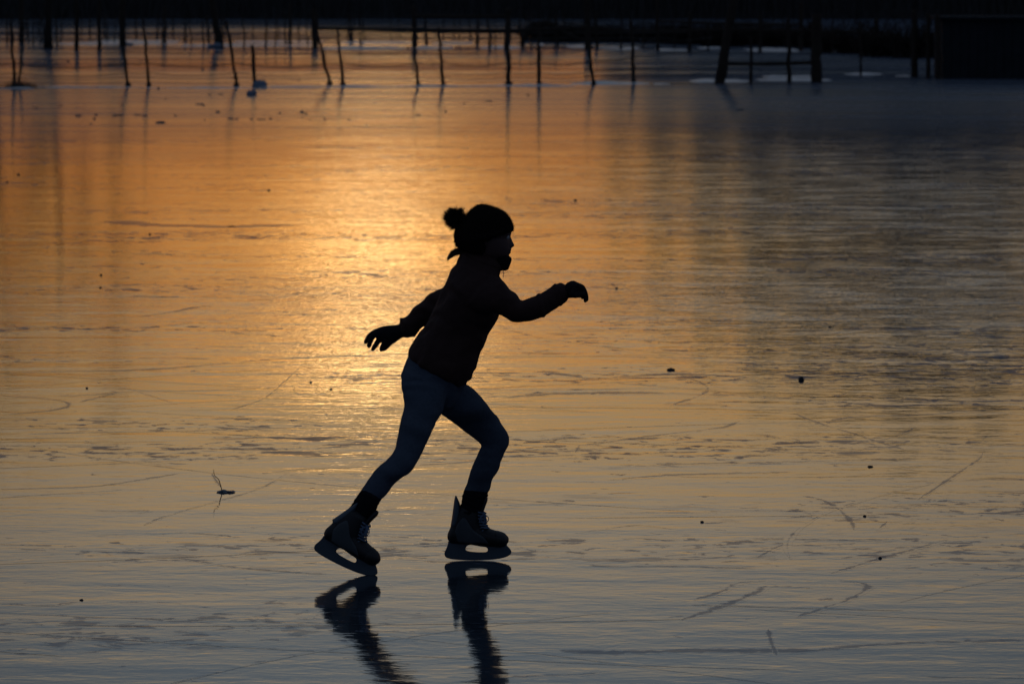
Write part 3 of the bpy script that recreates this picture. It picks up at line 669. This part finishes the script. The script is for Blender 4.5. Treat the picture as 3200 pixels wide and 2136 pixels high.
for k, (a, b, y, th, h) in enumerate([(70, 450, 273, .45, .035), (430, 800, 275, .3, .025), (790, 1020, 273, .4, .04), (960, 1260, 272, .45, .04), (1230, 1520, 270, .55, .055), (1500, 1800, 268, .6, .055),
                                      (1780, 2030, 262, .9, .065), (2040, 2096, 263, .4, .04), (2155, 2345, 254, .9, .07), (2360, 2600, 250, .9, .06), (2380, 2560, 240, .7, .06), (2640, 2760, 232, .7, .06), (2795, 2845, 238, .4, .03),
                                      (-40, 110, 276, .6, .04),
                                      (170, 560, 137, 2.2, .05), (300, 560, 129, 2, .05), (560, 1000, 142, 3, .06), (720, 1010, 131, 2, .05), (1000, 1270, 151, 2.2, .07), (1060, 1300, 134, 2.5, .07), (1280, 1420, 150, 2, .07), (1350, 1480, 136, 2, .06),
                                      (1500, 1640, 149, 2, .07), (1680, 1700, 140, 2, .07), (1770, 1840, 146, 2, .07), (1860, 2000, 151, 2.5, .05), (2050, 2150, 156, 2, .07), (2180, 2260, 150, 2, .05), (2330, 2500, 157, 2.5, .07), (2590, 2640, 160, 2, .07), (2690, 2760, 163, 2, .06)]):
    snow_patch(a, b, y, th, h * .62, k * 3.1)
def clump(px, py, rx, rz, name, m, label, cat, group=None, seed=0, parent=None, flat=False):
    g = G(px, py); bm = bmesh.new(); k = g.y / F
    bmesh.ops.create_icosphere(bm, subdivisions=3 if rx > 12 else 2, radius=1)
    if rx < 9: rx, rz = rx * .78, rz * .8
    ry = rx * random.uniform(.7, 1.1)
    for v in bm.verts:
        n = v.co.normalized(); s = 1 + .45 * noise.noise(n * 1.7 + Vector((seed, px, py)))  + .2 * noise.noise(n * 4 + Vector((seed, px, py)))
        z = n.z * rz * k * s
        if z < 0: z *= .35
        v.co = Vector((n.x * rx * k * s, n.y * ry * k * s, z + rz * k * .15))
    o = obj(name, bm, m); o.location = g
    if rx > 12: smooth(o)
    return tag(o, label, cat, group)
clump(812, 272, 22, 17, 'snow_heap', MT['shaded_snow'], 'bluish snow heap against the foot of the short stump post', 'snow heap')
clump(787, 298, 15, 14, 'snow_heap', MT['shaded_snow'], 'dark snow lump just in front of the short stump post', 'snow heap')
clump(678, 150, 24, 14, 'snow_heap', MT['shaded_snow'], 'snow heap round the foot of the leaning trunk', 'snow heap')
clump(400, 143, 16, 8, 'snow_heap', MT['shaded_snow'], 'small snow heap beside the trunk behind the thin post', 'snow heap')
g1 = 'ice chips before the fence'; lab1 = 'small dark ice chip among the scattered chips before the fence'
for k, (x, y, rx, rz) in enumerate([(517, 311, 5, 4), (383, 330, 6, 4), (113, 338, 8, 4), (190, 331, 6, 3), (245, 363, 10, 4), (300, 360, 8, 5), (295, 373, 6, 5), (283, 388, 5, 3), (370, 361, 16, 3), (355, 364, 8, 3), (430, 360, 12, 3), (452, 363, 10, 3),
        (548, 362, 6, 4), (625, 327, 14, 3), (636, 331, 5, 5), (655, 297, 8, 4), (680, 351, 9, 4), (722, 372, 10, 3), (740, 372, 8, 3), (787, 373, 8, 4), (815, 374, 14, 2.5), (845, 373, 6, 5), (875, 355, 7, 4), (945, 352, 10, 5), (957, 357, 6, 6), (945, 367, 7, 4),
        (968, 375, 6, 4), (1015, 374, 8, 4), (1037, 373, 4, 2.5), (1090, 375, 8, 5), (1145, 393, 5, 4), (1170, 323, 5, 4), (1110, 348, 4, 3), (1347, 293, 4, 4), (1450, 324, 6, 4), (1392, 350, 6, 5), (1650, 298, 7, 4), (1525, 317, 14, 2.5),
        (633, 221, 7, 7), (213, 194, 7, 5), (440, 192, 8, 3), (935, 251, 6, 4), (690, 296, 10, 2.5), (1308, 361, 12, 2.5), (1168, 302, 5, 2), (640, 376, 4, 3), (800, 340, 5, 3)]):
    clump(x, y, rx, rz, 'ice_chip', MT['chip'], lab1, 'ice chip', g1, k)
clump(503, 384, 16, 4.5, 'ice_slab', MT['chip'], 'longest flat dark ice slab lying before the thin stakes', 'ice slab')
clump(495, 279, 5, 8, 'ice_chip', MT['chip'], 'upright dark chip beside the snow line right of a pair of stakes', 'ice chip')
clump(2313, 345, 13, 4, 'ice_slab', MT['chip'], 'flat blue ice slab on the grey ice in front of the gate', 'ice slab')
for x, y, rx, rz, lab in [(57, 546, 6, 5, 'tiny dark pebble at the left edge, upper one of a pair'), (23, 570, 6, 5, 'tiny dark pebble at the left edge, lower one of a pair'),
        (840, 596, 8, 4, 'small olive pebble alone on the orange ice above the long curved crack'), (468, 732, 5, 4, 'tiny pebble just below the long curved crack'),
        (316, 860, 5, 5, 'small pebble left of the glare, upper of two'), (314, 899, 5, 4, 'small pebble left of the glare, lower of two'),
        (1798, 627, 7, 5, 'small pebble on the ice up and right of the pompom hat'), (1927, 902, 6, 5, 'small pebble on the ice right of the outstretched glove'),
        (2096, 1156, 12, 6, 'flat dark pebble at the top of a curved skate track'), (2504, 1188, 10, 11, 'largest round dark stone alone on the ice at right'),
        (2594, 1022, 7, 4, 'small flat pebble above the largest round stone'), (272, 1213, 5, 5, 'small pebble among the skate tracks at left'),
        (971, 1195, 6, 4, 'small pebble left of the skater\'s hip, nearer the hand'), (1034, 1216, 6, 4, 'small pebble left of the skater\'s hip, nearer the leg'),
        (2194, 1631, 7, 6, 'small pebble on the grey ice right of the front skate'), (2751, 1744, 8, 6, 'dark pebble at the lower right beside a thin track'),
        (2720, 1458, 9, 4, 'flat dark pebble in the frost patch at right'), (2702, 1613, 7, 5, 'pebble near the short hooked track at right'), (255, 1874, 8, 5, 'dark pebble at the lower left end of a rough track')]:
    clump(x, y, rx, rz, 'pebble', MT['stone'], lab, 'pebble')
# twig frozen in a lump
tg = G(705, 1537); tw = empty('frozen_twig', tg, 'thin twig sticking up from a dark lump left of the rear skate', 'twig')
bm = bmesh.new(); tube(bm, [P(693, 1530, tg.y), P(688, 1512, tg.y), P(683, 1497, tg.y), P(670, 1484, tg.y), P(668, 1466, tg.y)], [.0022, .002, .0018, .0014, .0008], 5, 3, .1); add_part('stem', bm, MT['twigs'], tw)
bm = bmesh.new(); bmesh.ops.create_icosphere(bm, subdivisions=3, radius=1)
for v in bm.verts:
    n = v.co.copy(); s = 1 + .5 * noise.noise(n * 2 + Vector((3, 1, 4))) + .25 * noise.noise(n * 5)
    v.co = Vector((n.x * .034 * s, n.y * .05 * s, max(-.004, n.z * .008 * s)))
o = obj('lump', bm, MT['chip'], tw)
# grass tuft at the far left
gt = bmesh.new(); gb = G(50, 275)
for k in range(420):
    x = random.gauss(0, .22); y = random.uniform(-.1, .25); h = random.uniform(.05, .22) * math.exp(-abs(x) * 1.6)
    b = Vector((x, y, -.01)); l = Vector((random.gauss(0, .05), random.gauss(0, .05), h)); d = Vector((.004, 0, 0))
    gt.faces.new([gt.verts.new(b - d), gt.verts.new(b + d), gt.verts.new(b + l)])
o = obj('grass_tuft', gt, MT['reed']); o.location = gb; tag(o, 'dark grass tuft round the two stakes at the far left', 'grass tuft')

# ------------------------------------------------------------------ the skater
DF0 = G(1484, 1750).y                         # front foot
DR0 = G(1140, 1796).y                         # rear foot, nearer the camera
DM = (DF0 + DR0) / 2 + .05                    # middle of the hips
root = empty('person', Vector((G(1390, 1770).x, DM, 0)), 'child in dark jacket, pompom hat and jeans skating to the right', 'person')
def rp(name, me, m, parent=None):
    base = parent or root
    if isinstance(me, bmesh.types.BMesh):
        mm = bpy.data.meshes.new(name); me.normal_update(); me.to_mesh(mm); me.free(); me = mm
        for p in me.polygons: p.use_smooth = True
    me.transform(Matrix.Translation(-root.location)); o = obj(name, me, m, base); return o
DS = DM                                        # torso
torso = [(1440, 792, 1566, 838, .078), (1431, 812, 1566, 852, .095), (1418, 834, 1561, 864, .12), (1404, 860, 1571, 886, .150), (1386, 895, 1578, 915, .165), (1375, 921, 1572, 945, .165),
         (1359, 956, 1560, 980, .158), (1343, 992, 1547, 1010, .15), (1326, 1021, 1526, 1040, .142), (1307, 1047, 1518, 1072, .142), (1291, 1070, 1500, 1100, .147),
         (1278, 1092, 1493, 1130, .152), (1276, 1107, 1482, 1160, .155), (1282, 1120, 1457, 1198, .152), (1318, 1146, 1440, 1212, .125)]
T = sx([(a, b, c, d, DS, r) for a, b, c, d, r in torso])
near = [(1530, 862, 1450, 965, DS - .12, .065), (1563, 868, 1505, 982, DS - .15, .062), (1590, 898, 1556, 978, DS - .17, .054), (1611, 918, 1582, 992, DS - .18, .052), (1626, 938, 1600, 1004, DS - .18, .052),
        (1650, 930, 1640, 1006, DS - .17, .05), (1682, 919, 1698, 987, DS - .15, .047), (1718, 902, 1735, 965, DS - .13, .043), (1735, 888, 1752, 953, DS - .12, .042), (1752, 885, 1766, 944, DS - .115, .039), (1765, 890, 1773, 934, DS - .11, .034)]
far = [(1470, 870, 1440, 985, DS + .1, .065), (1385, 899, 1375, 1000, DS + .14, .058), (1359, 910, 1360, 1008, DS + .16, .055), (1339, 922, 1345, 1013, DS + .17, .052), (1319, 941, 1328, 1018, DS + .18, .05), (1293, 961, 1314, 1027, DS + .19, .047),
       (1273, 982, 1303, 1040, DS + .2, .044), (1254, 997, 1293, 1048, DS + .205, .042), (1249, 1008, 1274, 1055, DS + .21, .038), (1243, 1017, 1262, 1053, DS + .21, .034)]
DH, DK, DA = DS - .09, (DS - .09) * .35 + DR0 * .65, DR0 + .03
pelv = [(1290, 1085, 1480, 1130, DS, .135), (1272, 1122, 1462, 1190, DS, .145), (1258, 1158, 1440, 1222, DS, .142), (1256, 1190, 1430, 1246, DS, .125), (1275, 1225, 1410, 1272, DS, .09)]
rear = [(1262, 1150, 1400, 1215, DH, .08), (1254, 1195, 1392, 1248, DH - .02, .082), (1261, 1236, 1384, 1284, DH - .04, .078), (1262, 1272, 1366, 1312, DH - .06, .07), (1253, 1312, 1350, 1350, DH - .09, .064), (1245, 1352, 1331, 1388, DK + .04, .058),
        (1237, 1388, 1313, 1425, DK + .02, .054), (1226, 1417, 1300, 1452, DK, .052), (1206, 1440, 1279, 1477, DK - .01, .05), (1186, 1454, 1254, 1492, DK - .02, .049), (1168, 1472, 1233, 1511, DA + .03, .048),
        (1149, 1500, 1209, 1541, DA + .02, .044), (1127, 1534, 1187, 1566, DA + .01, .039)]
DFK = DF0 - .02
front = [(1310, 1150, 1456, 1200, DS + .07, .08), (1330, 1235, 1478, 1216, DS + .08, .082), (1362, 1281, 1492, 1229, DS + .085, .078), (1400, 1308, 1525, 1266, DS + .09, .07), (1430, 1329, 1553, 1302, DFK - .03, .064), (1459, 1352, 1576, 1334, DFK - .01, .058),
         (1488, 1374, 1590, 1363, DFK, .054), (1504, 1393, 1589, 1390, DFK, .05), (1492, 1418, 1577, 1416, DFK, .049), (1479, 1448, 1565, 1446, DFK, .048), (1469, 1477, 1551, 1480, DFK, .046), (1459, 1511, 1534, 1516, DF0, .042), (1449, 1539, 1520, 1546, DF0, .038)]
def Z(rows): return sx(rows)
# body: one continuous surface, head to ankles
bm = bmesh.new()
loft(bm, T, shrink=.82)
for arm in (near, far): loft(bm, Z(arm), shrink=.72)
loft(bm, Z(pelv), shrink=.86); loft(bm, Z(rear), shrink=.84); loft(bm, Z(front), shrink=.84)
loft(bm, Z([(1118, 1548, 1176, 1578, DA, .03), (1095, 1590, 1150, 1612, DA, .03), (1070, 1640, 1120, 1655, DA, .03)]), sub=3)
loft(bm, Z([(1452, 1535, 1514, 1545, DF0, .03), (1445, 1590, 1500, 1592, DF0, .03), (1430, 1650, 1500, 1655, DF0, .03)]), sub=3)
head = [(1498, 652, 1540, 652, .02), (1472, 662, 1566, 662, .055), (1452, 682, 1588, 682, .07), (1440, 702, 1597, 702, .074), (1437, 720, 1599, 720, .075), (1438, 734, 1597, 734, .074), (1440, 742, 1593, 743, .072), (1443, 754, 1594, 754, .07),
        (1447, 766, 1594, 766, .066), (1452, 775, 1594, 775, .062), (1458, 785, 1592, 785, .057), (1466, 795, 1588, 796, .05), (1478, 803, 1584, 805, .04), (1490, 812, 1570, 815, .034)]
loft(bm, sx([(a, b, c, d, DS, r) for a, b, c, d, r in head]), sub=3)
loft(bm, Z([(1455, 775, 1545, 800, DS, .045), (1450, 800, 1545, 830, DS, .045), (1440, 830, 1540, 870, DS, .05)]), sub=3)
loft(bm, Z([(1584, 742, 1598, 742, DS, .006), (1584, 752, 1602, 753, DS, .007), (1584, 760, 1606, 762, DS, .009), (1584, 766, 1609, 767, DS, .0115), (1584, 770, 1603, 772, DS, .011), (1584, 774, 1594, 775, DS, .008)]), n=14, sub=3)
ball(bm, P(1592, 780, DS), (.0075, .018, .0045)); ball(bm, P(1590, 789, DS), (.0085, .016, .005)); ball(bm, P(1584, 799, DS), (.009, .018, .008))
for s in (-1, 1):
    ball(bm, P(1582, 731, DS + s * .026), (.012, .02, .006)); ball(bm, P(1515, 752, DS + s * .072), (.011, .006, .018))
rp('body', remesh(bm, .0035, 3, .5), MT['skin'])
for s in (-1, 1):
    bm = bmesh.new(); ball(bm, P(1585, 741, DS + s * .028), .0085, 16); rp('eye', bm, MT['eye'])
# jacket
bm = bmesh.new(); loft(bm, T, n=40, power=2.3); loft(bm, Z(near), n=28); loft(bm, Z(far), n=28)
loft(bm, Z([(1562, 868, 1470, 990, DS - .1, .07), (1545, 850, 1440, 960, DS - .02, .09), (1500, 850, 1420, 960, DS + .08, .08)]), sub=3)
for (ax, ay, bx, by, D, r) in (near[8], near[6], far[7]):   # gathered cuff and sleeve folds
    a, b = P(ax, ay, D), P(bx, by, D); c = (a + b) / 2; h = (b - a) / 2 * .96; q = Vector((0, r * .98, 0)); tube(bm, [c + h * math.cos(t) + q * math.sin(t) for t in [i * PI / 10 for i in range(21)]], .007, 7)
me = remesh(bm, .0045, 4, .6); wrinkle(me, .0045, 14, .006, 12, (.8, .1, .55)); jk = rp('jacket', me, MT['jacket'])
bm = bmesh.new()   # raised collar round the neck and chin
loft(bm, Z([(1443, 783, 1578, 828, DS, .07), (1440, 800, 1576, 843, DS, .078)]), sub=3)
me = remesh(bm, .004, 2); wrinkle(me, .002, 30); rp('collar', me, MT['jacket'], jk)
bm = bmesh.new(); tube(bm, [P(1572, 842, DS - .02), P(1573, 855, DS - .02), P(1573, 866, DS - .02)], [.0016, .0012, .001], 6); rp('drawstring', bm, MT['lace'], jk)
bm = bmesh.new()
loft(bm, Z([(1548, 800, 1599, 807, DS, .045), (1548, 812, 1597, 816, DS, .047), (1548, 824, 1594, 828, DS, .045), (1550, 834, 1589, 841, DS, .04)]), sub=3, power=2.6)
me = remesh(bm, .0035, 1); wrinkle(me, .0018, 40); rp('scarf', me, MT['scarf'])
# jeans
bm = bmesh.new(); loft(bm, Z(pelv), n=36); loft(bm, Z(rear), n=28); loft(bm, Z(front), n=28)
me = remesh(bm, .0045, 4, .6); wrinkle(me, .0025, 18, .0042, 16, (.4, .2, .85)); rp('jeans', me, MT['jeans'])
# gathered socks
for rows in ([(1130, 1530, 1190, 1562, DA, .041), (1111, 1556, 1180, 1582, DA, .044), (1095, 1580, 1172, 1600, DA, .042), (1074, 1606, 1155, 1625, DA, .04)],
             [(1450, 1530, 1526, 1538, DF0, .042), (1444, 1552, 1522, 1556, DF0, .044), (1441, 1572, 1516, 1576, DF0, .041), (1434, 1600, 1506, 1604, DF0, .038)]):
    bm = bmesh.new(); loft(bm, Z(rows), n=28); me = remesh(bm, .0035, 2); wrinkle(me, .002, 60, .0035, 60, (.25, 0, 1)); rp('sock', me, MT['sock'])
# gloves
def fingers(bm, lst, D, base_r=.0088):
    for pts, dd, r in lst:
        q = [P(x, y, D + dd) for x, y in pts]; r *= 1.18; tube(bm, q, [r * (1 - .1 * i) for i in range(len(q))], 12, 4)
        ball(bm, q[-1], r * (1 - .1 * (len(q) - 1)) * 1.02, 12)
DN = DS - .11
bm = bmesh.new()
loft(bm, Z([(1757, 890, 1768, 938, DN, .034), (1766, 889, 1773, 932, DN, .03), (1776, 881, 1784, 931, DN, .033), (1792, 877, 1797, 930, DN, .038), (1808, 884, 1806, 930, DN, .038), (1820, 896, 1812, 931, DN, .034)]), sub=4)
fingers(bm, [([(1800, 892), (1818, 900), (1829, 918), (1831, 934), (1829, 940)], -.030, .0090), ([(1802, 890), (1820, 899), (1830, 918), (1832, 936)], -.010, .0094),
             ([(1800, 892), (1818, 901), (1828, 918), (1828, 932)], .010, .009), ([(1797, 895), (1813, 905), (1822, 919), (1820, 929)], .028, .0082), ([(1782, 915), (1796, 922), (1810, 922), (1822, 920)], -.040, .0098)], DN)
me = remesh(bm, .0025, 2, .5); wrinkle(me, .001, 60); rp('glove', me, MT['glove'])
DL = DS + .215
bm = bmesh.new()
loft(bm, Z([(1262, 1007, 1276, 1056, DL, .036), (1243, 1014, 1259, 1054, DL, .033), (1228, 1015, 1243, 1064, DL, .032), (1212, 1017, 1226, 1075, DL, .034), (1194, 1020, 1208, 1078, DL, .036), (1178, 1026, 1192, 1070, DL, .035), (1168, 1034, 1180, 1060, DL, .03)]), sub=4)
fingers(bm, [([(1185, 1032), (1165, 1040), (1150, 1054), (1143, 1068)], .026, .0090), ([(1182, 1040), (1166, 1050), (1157, 1066), (1153, 1080)], .008, .0098),
             ([(1192, 1055), (1180, 1068), (1171, 1082), (1166, 1090)], -.012, .0094), ([(1206, 1062), (1200, 1074), (1195, 1084), (1192, 1091)], -.030, .0092), ([(1226, 1058), (1218, 1070), (1208, 1082), (1199, 1090)], -.020, .0100)], DL)
me = remesh(bm, .0025, 2, .5); wrinkle(me, .001, 60); rp('glove', me, MT['glove'])
# hat with pompom
bm = bmesh.new()
hat = [(1488, 644, 1528, 643, .03), (1476, 652, 1556, 652, .06), (1462, 666, 1580, 666, .075), (1448, 684, 1594, 684, .085), (1431, 700, 1602, 700, .089), (1424, 713, 1603, 713, .09), (1421, 727, 1590, 727, .09), (1420, 740, 1566, 740, .09),
       (1422, 756, 1548, 757, .087), (1430, 769, 1540, 771, .082), (1443, 781, 1532, 784, .074), (1458, 790, 1522, 792, .06)]
loft(bm, sx([(a, b, c, d, DS, r) for a, b, c, d, r in hat]), n=36, sub=3)
# folded brim: a ring tilted from the forehead down to the nape
fr_, bk_ = P(1598, 712, DS), P(1430, 762, DS); c = (fr_ + bk_) / 2; ax = (fr_ - bk_) / 2
tube(bm, [c + ax * .965 * math.cos(t) + Vector((0, .086, 0)) * math.sin(t) for t in [i * PI / 24 for i in range(49)]], .0125, 10)
me = remesh(bm, .0035, 3, .6)
hc = P(1510, 720, DS)
for v in me.vertices:
    d = v.co - hc; a = math.atan2(d.y, d.x); v.co += v.normal * (.0012 * math.sin(a * 44 + d.z * 30) + .0012 * noise.noise(v.co * 60))
hato = rp('hat', me, MT['hat'])
def fuzz(bm, pts_n, L, w, r):
    for p, n in pts_n:
        d = (n + Vector((r.gauss(0, .5), r.gauss(0, .5), r.gauss(0, .5)))).normalized() * L * r.uniform(.4, 1.2); s = d.cross(Vector((r.random(), r.random(), r.random()))).normalized() * w
        bm.faces.new([bm.verts.new(p - s), bm.verts.new(p + s), bm.verts.new(p + d)])
bm = bmesh.new(); r = random.Random(9); fuzz(bm, [(v.co.copy(), v.normal.copy()) for v in r.choices(list(hato.data.vertices), k=14000)], .009, .0004, r)
mm = bpy.data.meshes.new('wool_fuzz'); bm.to_mesh(mm); bm.free(); obj('wool_fuzz', mm, MT['hat'], hato)
bm = bmesh.new(); pc = P(1422, 681, DS); ball(bm, pc, .024, 20); r = random.Random(4)
for k in range(5200):
    d = Vector((r.gauss(0, 1), r.gauss(0, 1), r.gauss(0, 1))).normalized(); L = .043 * (r.uniform(.65, 1.0) if r.random() < .7 else r.uniform(.9, 1.2))
    L *= 1 + .38 * noise.noise(d * 2.6 + Vector((1, 7, 3)))
    t2 = (d + Vector((-.12, 0, -.08)) + Vector((r.gauss(0, .12),) * 3)).normalized(); a = pc + d * .015; m = pc + d * L * .72; e = pc + t2 * L
    s = d.cross(Vector((r.random(), r.random(), r.random()))).normalized() * .0007
    bm.faces.new([bm.verts.new(a - s), bm.verts.new(a + s), bm.verts.new(m + s * .7), bm.verts.new(e), bm.verts.new(m - s * .7)])
for k in range(700):   # where it is sewn to the hat
    a = pc.lerp(P(1470, 690, DS), r.uniform(.1, .8)) + Vector((0, r.gauss(0, .014), r.gauss(0, .016))); d = Vector((r.gauss(0, 1), r.gauss(0, 1), r.gauss(0, 1))).normalized() * .014
    s = Vector((.0008, 0, .0008)); bm.faces.new([bm.verts.new(a - s), bm.verts.new(a + s), bm.verts.new(a + d)])
mm = bpy.data.meshes.new('pompom'); bm.to_mesh(mm); bm.free(); mm.transform(Matrix.Translation(-root.location)); obj('pompom', mm, MT['fur'], hato)
# ponytail
bm = bmesh.new(); r = random.Random(8)
tube(bm, [P(1462, 784, DS), P(1440, 785, DS), P(1422, 789, DS), P(1410, 797, DS), P(1402, 806, DS)], [.014, .010, .0075, .005, .001], 10, 4)
for k in range(500):
    o_ = Vector((r.gauss(0, .003), r.gauss(0, .007), r.gauss(0, .0036))); f = r.uniform(.7, 1.1)
    pts = [P(1462, 784, DS) + o_, P(1438, 784, DS) + o_ * 1.3, P(1421, 788, DS) + o_ * 1.3, P(1409, 797, DS).lerp(P(1421, 788, DS), 1 - f) + o_, P(1400, 809, DS).lerp(P(1409, 797, DS), 1 - f) + o_ * .5]
    tube(bm, pts, [.0005, .0006, .0006, .0005, .0002], 3, 2, 0, False)
rp('hair', bm, MT['hair'])

# skates, modelled once in their own frame (x forward, z up, contact point at the origin)
SP = DF0 / F
def L(px, py, y=0): return Vector(((px - 1484) * SP, y, (1749.5 - py) * SP))
def ls(rows):
    out = []
    for ax, ay, bx, by, dr in rows:
        a, b = L(ax, ay), L(bx, by); out.append(((a + b) / 2, (b - a) / 2, Vector((0, dr, 0))))
    return out
def poly(pts, holes, half, bev=.002):
    cu = bpy.data.curves.new('c', 'CURVE'); cu.dimensions = '2D'; cu.fill_mode = 'BOTH'; cu.extrude = half - bev; cu.bevel_depth = bev; cu.bevel_resolution = 2
    for ring in [pts] + holes:
        s = cu.splines.new('POLY'); s.points.add(len(ring) - 1); s.use_cyclic_u = True
        for p, (x, y) in zip(s.points, ring): p.co = ((x - 1484) * SP, (1749.5 - y) * SP, 0, 1)
    o = bpy.data.objects.new('c', cu); COL.objects.link(o); dg = bpy.context.evaluated_depsgraph_get(); dg.update()
    me = bpy.data.meshes.new_from_object(o.evaluated_get(dg)); bpy.data.objects.remove(o)
    me.transform(Matrix.Rotation(PI / 2, 4, 'X')); return me
def smoothpoly(pts, sub=4):
    n = len(pts); V = [Vector((p[0], p[1], 0)) for p in pts]; out = []
    for i in range(n):
        for k in range(sub):
            q = cr(V[(i - 1) % n], V[i], V[(i + 1) % n], V[(i + 2) % n], k / sub); out.append((q.x, q.y))
    return out
def build_skate(M4, bend):
    def part(name, me, m, parent=root, sm=True):
        if isinstance(me, bmesh.types.BMesh):
            mm = bpy.data.meshes.new(name); me.normal_update(); me.to_mesh(mm); me.free(); me = mm
        if sm:
            for p in me.polygons: p.use_smooth = True
        me.transform(M4); me.transform(Matrix.Translation(-root.location)); return obj(name, me, m, parent)
    bm = bmesh.new()
    loft(bm, ls([(1436, 1580, 1508, 1592, .036), (1424, 1600, 1509, 1606, .038), (1415, 1622, 1512, 1626, .040), (1407, 1645, 1518, 1646, .040), (1403, 1668, 1522, 1672, .038), (1404, 1688, 1510, 1692, .034)]), n=30)
    loft(bm, ls([(1401, 1660, 1402, 1688, .018), (1412, 1642, 1410, 1697, .031), (1440, 1634, 1440, 1698, .035), (1480, 1630, 1480, 1700, .038), (1512, 1643, 1512, 1705, .043), (1541, 1653, 1541, 1707, .046), (1562, 1660, 1562, 1707, .043), (1578, 1666, 1577, 1703, .033), (1585, 1675, 1585, 1694, .018)]), n=26)
    boot = part('skate', remesh(bm, .003, 3), MT['boot'])
    for s in (-1, 1):   # grey side panel
        bm = bmesh.new()
        loft(bm, [(c + Vector((0, s * y, 0)), A, B) for (c, A, B), y in zip(ls([(1422, 1655, 1432, 1690, .004), (1432, 1630, 1462, 1694, .005), (1452, 1612, 1490, 1694, .005), (1478, 1650, 1510, 1694, .005), (1510, 1672, 1528, 1695, .004)]), (.031, .0365, .0375, .038, .042))], n=16)
        part('side_panel', bm, MT['boot_side'], boot)
    bm = bmesh.new(); loft(bm, ls([(1548, 1655, 1548, 1708, .0475), (1562, 1658, 1562, 1709, .0455), (1577, 1664, 1577, 1706, .036), (1587, 1674, 1587, 1696, .02)]), n=26); part('toe_cap', remesh(bm, .003, 2), MT['boot'], boot)
    bm = bmesh.new(); loft(bm, ls([(1496, 1640, 1516, 1646, .024), (1494, 1615, 1513, 1618, .027), (1496, 1595, 1512, 1598, .029), (1503, 1575, 1518, 1578, .030), (1508, 1558, 1524, 1562, .027), (1514, 1548, 1524, 1552, .018)]), n=20); part('tongue', bm, MT['boot'], boot)
    piv = L(1425, 1625)
    bm = bmesh.new(); loft(bm, ls([(1408, 1640, 1432, 1640, .026), (1412, 1615, 1438, 1612, .028), (1415, 1592, 1439, 1588, .027), (1418, 1570, 1437, 1572, .024), (1420, 1557, 1432, 1559, .018), (1422, 1547, 1427, 1548, .008)]), n=20)
    bmesh.ops.rotate(bm, verts=bm.verts, cent=piv, matrix=Matrix.Rotation(bend, 3, 'Y')); part('tendon_guard', bm, MT['holder'], boot)
    hold = smoothpoly([(1406, 1690), (1402, 1699), (1397, 1713), (1391, 1727), (1395, 1738), (1410, 1742), (1450, 1744), (1484, 1745), (1530, 1743), (1560, 1740), (1584, 1735), (1596, 1725), (1592, 1715), (1582, 1704), (1575, 1696), (1500, 1692), (1440, 1690)])
    hole = smoothpoly([(1458, 1702), (1472, 1698), (1500, 1703), (1520, 1706), (1527, 1714), (1524, 1724), (1510, 1727), (1480, 1726), (1458, 1722), (1452, 1714)])
    part('blade_holder', poly(hold, [hole], .009, .003), MT['holder'], boot, False)
    blade = smoothpoly([(1399, 1732), (1397, 1740), (1408, 1745), (1440, 1748.5), (1484, 1749.5), (1530, 1748), (1562, 1744), (1586, 1737), (1594, 1729), (1560, 1736), (1484, 1739), (1430, 1737)])
    part('blade', poly(blade, [], .002, .0006), MT['steel'], boot, False)
    bm = bmesh.new(); hw = .021
    ys = [(1516, 1600), (1516, 1610), (1517, 1620), (1519, 1630), (1521, 1639), (1526, 1647)]
    for i, (x, y) in enumerate(ys):
        for s in (-1, 1):
            a = L(x - 22, y - 5, s * .036); b = L(x + .5, y, s * .012); c = L(x + 1, y + 3, -s * .008); d = L(x - 20, y + 7, -s * .036)
            tube(bm, [a, b, c, d], .0020, 6, 3)
        tube(bm, [L(x - 22, y - 4, -.038), L(x - 10, y - 2, -.036), L(x - 2, y, -.02), L(x - 2, y, .02), L(x - 22, y - 4, .038)], .0022, 6, 3)
    for s, e in ((-1, (1510, 1642)), (1, (1524, 1636)), (-.6, (1500, 1634)), (.4, (1519, 1640))):   # bow
        a = L(1512, 1600, -.03); b = L((1512 + e[0]) / 2 + s * 9, 1612, -.045); c = L(e[0], e[1] - 12, -.045)
        tube(bm, [a, b, c, L(e[0] - 5 * s, e[1] - 20, -.042), L(1511, 1602, -.033)], .0016, 6, 4)
    part('laces', bm, MT['lace'], boot)
gf = G(1484, 1750); MF = Matrix.Translation((gf.x, gf.y, .001))
build_skate(MF, 0)
gr = G(1140, 1796); pt = L(1566, 1743.5)
Mr = Matrix.Translation((gr.x, gr.y, .001)) @ Matrix.Rotation(math.radians(-7), 4, 'Z') @ Matrix.Rotation(math.radians(25), 4, 'Y') @ Matrix.Translation(-pt)
build_skate(Mr, math.radians(22))
